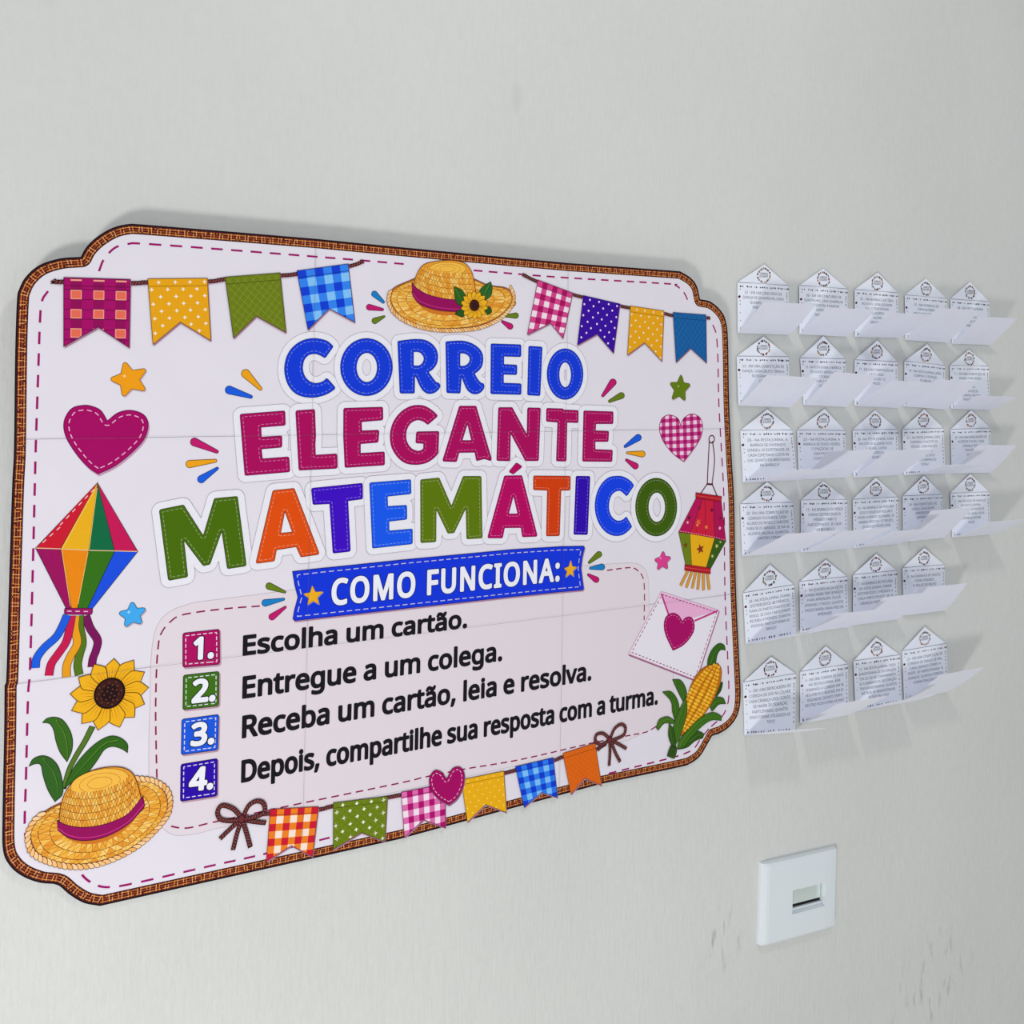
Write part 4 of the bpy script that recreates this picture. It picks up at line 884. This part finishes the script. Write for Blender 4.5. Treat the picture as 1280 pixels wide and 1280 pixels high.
for ri, row in enumerate(CARDS):
    for ci, (fn, tl, tr, br, bl, ap, fr, lines) in enumerate(row):
        tl, tr, br, bl, ap = (fn(p) for p in (tl, tr, br, bl, ap))
        off = 0.0012 + 0.0006 * random.random()
        W = [wallpt(p, off) for p in (tl, tr, br, bl)]; A = wallpt(ap, off)
        lastcol = ci == len(row) - 1 and ri >= 4
        coln = 'last card on the right' if lastcol else ('third card from the poster side' if ri >= 4 and ci == 2 else COLN[ci])
        lab = 'white folded letter card, %s in the %s row' % (coln, ROWN[ri])
        if ri == 4 and ci == 0: lab = 'white letter card hanging flat, first in the fifth row beside the poster'
        root = empty('letter_card', tuple(W[3]), lab, 'card', 'letter cards taped to the wall')
        Q = Quad(*W); th = 0.0003
        # page: slightly bowed body with thickness
        N = 6; V, Fs = [], []
        bow = random.uniform(0.0004, 0.0016)
        def pw(p, h=0.0, Q=Q, bow=bow): return Quad.w(Q, p, h) + np.array((0, -1, 0)) * bow * math.sin(math.pi * min(1, max(0, p[0]))) * (0.4 + 0.6 * p[1])
        for lay in (0, 1):
            for j in range(3):
                for i in range(N + 1): V.append(pw((i / N, j / 2), lay * 0.3))
        n1 = 3 * (N + 1)
        for j in range(2):
            for i in range(N):
                q = j * (N + 1) + i; k = q + N + 1
                Fs.append((q, q + 1, k + 1, k)); Fs.append((n1 + q, n1 + k, n1 + k + 1, n1 + q + 1))
        per = [i for i in range(N + 1)] + [(N + 1) + N] + [2 * (N + 1) + i for i in range(N, -1, -1)] + [N + 1]
        for x, y in zip(per, per[1:] + per[:1]): Fs.append((x, n1 + x, n1 + y, y))
        body = link_mesh('card_page', V, Fs, M_CARD, root)
        # pointed top flap, lifted a little from the wall at the tip
        lift = random.uniform(0.0005, 0.0035); m0, m1 = pw((0, 0), .32), pw((1, 0), .32); Ap = A + np.array((0, -lift, 0))
        top = [m0 + (m1 - m0) * k / 4 for k in range(5)]; ry = (m1 * .52 + Ap * .48); ly = (m0 * .52 + Ap * .48)
        V = top + [ry, Ap, ly]; V2 = [p + np.array((0, .0003, 0)) for p in V]
        nn = len(V); Fs = [(0, nn - 1, nn - 2, nn - 3, 4, 3, 2, 1)[::1], tuple(nn + i for i in (0, 1, 2, 3, 4, 5, 6, 7))] + [(i, (i + 1) % nn, nn + (i + 1) % nn, nn + i) for i in range(nn)]
        tf = link_mesh('pointed_flap', V + V2, Fs, M_CARD, root)
        # emblem on the flap: two short words in a wreath of tiny party motifs
        fw = np.linalg.norm(W[1] - W[0]) * 1000; ux = (W[1] - W[0]) / np.linalg.norm(W[1] - W[0]); uy = A - (W[0] + W[1]) / 2; hA = np.linalg.norm(uy) * 1000; uy = uy / np.linalg.norm(uy)
        base = (m0 + m1) / 2
        class EF: pass
        ef = EF(); nrm = np.array((0, -1.0, 0)); ef.w = lambda p, h=0.0, base=base, ux=ux, uy=uy, lift=lift, hA=hA: base + (ux * p[0] + uy * p[1]) / 1000 + nrm * ((lift - .0003) * max(0, p[1]) / hA + (h + .25) / 1000)
        e = Art(ef, 0.0); cy_ = hA * .43; R = 8.3
        for k in range(22):
            al = 2 * math.pi * k / 22 + random.uniform(-.1, .1); rr = R + random.uniform(-.5, .7); c = (rr * math.cos(al) * 1.24, cy_ + rr * 1.0 * math.sin(al))
            cc = random.choice(((146,60,60),(196,130,52),(70,60,60),(100,80,90),(84,96,60),(60,50,60),(120,44,80)))
            e.fill(ellipse(c, random.uniform(.95,1.6), random.uniform(.8,1.35), al, 7), cc, z=e.z); e.z += .002
        for x, y, h in ((-4.6,8.4,1.4),(-1.6,10.2,1.9),(1.2,9.8,2.1),(3.6,8.8,1.6),(5.2,7.6,1.3)):
            e.fill([(x-.7,cy_+y-h),(x+.7,cy_+y-h*.8),(x+.4,cy_+y),(x-.3,cy_+y+.5)], random.choice(((150,80,70),(90,60,70),(60,70,50),(120,50,60))), z=e.z)
        e.z += .01
        for t, y in (('CORREIO', 1.1), ('ELEGANTE', -2.1)): text_on(e, t, (-6.6 - (t[0] == 'E') * .5, cy_ + y), (6.6 + (t[0] == 'E') * .5, cy_ + y), 2.5, (70, 50, 60), res=1)
        e.stroke([(-fw / 2 + .3, .1), (fw / 2 - .3, .1)], .55, (112, 118, 134))
        e.build('wreath_emblem', tf, M_CPRINT)
        # printed frame of tiny motifs and the riddle text, in page coordinates (u, v)
        class PF: pass
        pf = PF(); pf.w = lambda p, h=0.0, pw=pw: pw((p[0], p[1]), .34 + h)
        H = np.linalg.norm(W[3] - W[0]) * 1000; t = Art(pf, 0.0); su, sv = 1 / fw, 1 / H
        def blob(x, y, rx, ry, c): t.fill([(x + p[0] * su, y - p[1] * sv) for p in ellipse((0, 0), rx, ry, random.uniform(-.6, .6), 6)][::-1], c, z=t.z)
        INK = (70, 72, 92)
        # page v runs downwards, so faces are flipped here
        def flip(k0):
            for k in range(k0, len(t.Fc)): t.Fc[k] = t.Fc[k][::-1]
        k0 = len(t.Fc)
        for x in (.06,.10,.19,.23,.26,.36,.44,.48,.52,.57,.65,.69,.73,.80,.85,.88,.96,.99):
            blob(x, .075 + .004 * math.sin(x * 60), random.uniform(.9, 1.7), random.uniform(.8, 1.4), random.choice((INK, (110,90,90), (90,96,110))))
        for x in (.32,.62,.92): t.stroke([(x, .055), (x, .10)], .006, (150,150,165), z=t.z)
        blob(.035, .28, 2.3, 1.7, (92, 20, 46)); blob(.04, .28, 1.4, 1.1, (60, 20, 40))
        for y, c in ((.13,INK),(.36,(150,70,90)),(.43,INK),(.6,(120,126,140)),(.75,(120,126,140)),(.9,INK)): blob(.05, y, .7, .8, c)
        for y in (.17,.22,.27,.34,.42,.5,.58,.66,.74,.82): blob(.965, y, .75, random.uniform(1.0, 1.7), random.choice((INK, (110,110,124), (140,120,120))))
        for x in (.06,.13,.17,.21,.26,.31,.36,.45,.49,.55,.66,.7,.75,.81,.87): blob(x, .945, random.uniform(.8, 1.4), random.uniform(.9, 1.7), random.choice((INK, (90,90,104), (120,110,110))))
        flip(k0); t.z += .01
        nl = len(lines); v0 = .215 if nl > 5 else .225
        for li, s_ in enumerate(lines):
            wd = min(.80, .033 * len(s_)) ; cv = v0 + li * .098; k0 = len(t.V)
            Vt, R_ = text_mesh(s_, False, 1); x0, x1 = min(v[0] for v in Vt), max(v[0] for v in Vt); cap = .054
            t.tri([(.5 - wd / 2 + (v[0] - x0) / (x1 - x0) * wd, cv - v[1] / CAPH * cap) for v in Vt], R_, (66, 72, 96))
        t.build('card_lettering', body, M_CPRINT)
        # lower half folded out towards the room
        Bl, Br = pw((0, 1), .1), pw((1, 1), .1)
        if fr is not None:
            o, u = free_offset(Bl, fn(fr)); L = math.hypot(o, u)
            if o < 0: o, u = abs(o) * .3, u
        else: o, u = 0.052, -0.018
        V = []; M_ = 6; Nn = 4
        Lf = math.hypot(o, u); curl = random.uniform(0.005, 0.03) * Lf
        nrm2 = np.array((0, -u, -o)) / (Lf or 1)                           # across the fold, downwards
        for lay in (0, 1):
            for j in range(M_ + 1):
                f = j / M_
                for i in range(Nn + 1):
                    g = i / Nn; p = Bl * (1 - g) + Br * g + np.array((0, -o, u)) * f + nrm2 * (curl * math.sin(math.pi * f) + lay * .00025)
                    V.append(p)
        nv = (M_ + 1) * (Nn + 1); Fs = []
        for j in range(M_):
            for i in range(Nn):
                q = j * (Nn + 1) + i; k = q + Nn + 1; Fs.append((q, q + 1, k + 1, k)); Fs.append((nv + q, nv + k, nv + k + 1, nv + q + 1))
        per = list(range(Nn + 1)) + [j * (Nn + 1) + Nn for j in range(1, M_ + 1)] + [M_ * (Nn + 1) + i for i in range(Nn - 1, -1, -1)] + [j * (Nn + 1) for j in range(M_ - 1, 0, -1)]
        for x, y in zip(per, per[1:] + per[:1]): Fs.append((x, nv + x, nv + y, y))
        if fr is not None: link_mesh('folded_half', V, Fs, M_FLAPP, root, smooth=False)

# ------------------------------------------------------------------ blank socket plate
S0 = [wallpt(p) for p in ((948, 1079), (1044.5, 1056), (1043, 1153), (945.3, 1179))]
ctr = sum(S0) / 4; ux = nz((S0[1] - S0[0]) + (S0[2] - S0[3])); uz = nz((S0[0] - S0[3]) + (S0[1] - S0[2])); uz = nz(uz - ux * (uz @ ux))
pw_, ph_ = (np.linalg.norm(S0[1] - S0[0]) + np.linalg.norm(S0[2] - S0[3])) / 2, (np.linalg.norm(S0[0] - S0[3]) + np.linalg.norm(S0[1] - S0[2])) / 2
T_ = 0.0095; print('plate', pw_, ph_)
pw_ -= 0.006
plate = empty('socket_plate', tuple(ctr), 'white rectangular socket plate with one small open slot, low on the wall', 'socket')
def SP(x, z, h): return ctr + ux * (x - .002) + uz * z + np.array((0, -1.0, 0)) * h
hx0, hx1, hz0, hz1 = -0.0160, 0.0405, -0.0180, 0.0100
X = [-pw_/2, -pw_/2 + .0012, -pw_/2 + .005, -pw_/2 + .009, hx0, hx1, pw_/2 - .012, pw_/2 - .004, pw_/2 - .0012, pw_/2]
Hh = [T_ * .35, T_ * .72, T_ * .92, T_, T_ * 1.05, T_ * 1.05, T_, T_ * .92, T_ * .72, T_ * .35]
Zs = [-ph_/2, -ph_/2 + .0025, hz0, hz1, ph_/2 - .0025, ph_/2]; dz = [-.0016, 0, 0, 0, 0, -.0016]
V, Fs = [], []; nxx, nzz = len(X), len(Zs)
for j in range(nzz):
    for i in range(nxx): V.append(SP(X[i], Zs[j] * (1 - .0 * i), max(.001, Hh[i] + dz[j])))
for j in range(nzz - 1):
    for i in range(nxx - 1):
        if i == 4 and j == 2: continue
        q = j * nxx + i; Fs.append((q, q + 1, q + nxx + 1, q + nxx))
per = list(range(nxx)) + [j * nxx + nxx - 1 for j in range(1, nzz)] + [(nzz - 1) * nxx + i for i in range(nxx - 2, -1, -1)] + [j * nxx for j in range(nzz - 2, 0, -1)]
b0_ = len(V)
for q in per: V.append(np.array([V[q][0], 0.0, V[q][2]]))
for k in range(len(per)): k2 = (k + 1) % len(per); Fs.append((per[k], b0_ + k, b0_ + k2, per[k2]))
link_mesh('faceplate', V, Fs, M_PLASTIC, plate)
# walls of the opening
inn = []; V = []; Fs = []
R4 = [(hx0, hz0), (hx1, hz0), (hx1, hz1), (hx0, hz1)]
for h in (T_ * 1.05, .0012):
    for x, z in R4: V.append(SP(x, z, h))
for k in range(4): k2 = (k + 1) % 4; Fs.append((k, k2, 4 + k2, 4 + k))
fb = link_mesh('slot_rim', V, Fs, M_PLASTIC, plate)
def sbox(name, x0, x1, z0, z1, h0, h1, m, par=plate):
    V = [SP(x, z, h) for h in (h0, h1) for x, z in ((x0, z0), (x1, z0), (x1, z1), (x0, z1))]
    Fs = [(3, 2, 1, 0), (4, 5, 6, 7)] + [(k, (k + 1) % 4, 4 + (k + 1) % 4, 4 + k) for k in range(4)]; return link_mesh(name, V, Fs, m, par)
sbox('slot_back', hx0, hx1, hz0, hz1, .0008, .0012, M_BLACK)
jk = sbox('blank_insert', hx0 + .0004, hx1 - .0015, hz0 + .0080, hz1 - .0004, .0012, .0032, M_CHROME)
for x in (hx0 + .004, hx0 + .0145): sbox('insert_notch', x, x + .003, hz1 - .004, hz1 - .001, .0032, .0035, M_BLACK, jk)
sbox('insert_ledge', hx0 + .0004, hx1 - .0004, hz0, hz0 + .0035, .0012, .0042, M_PLASTIC)
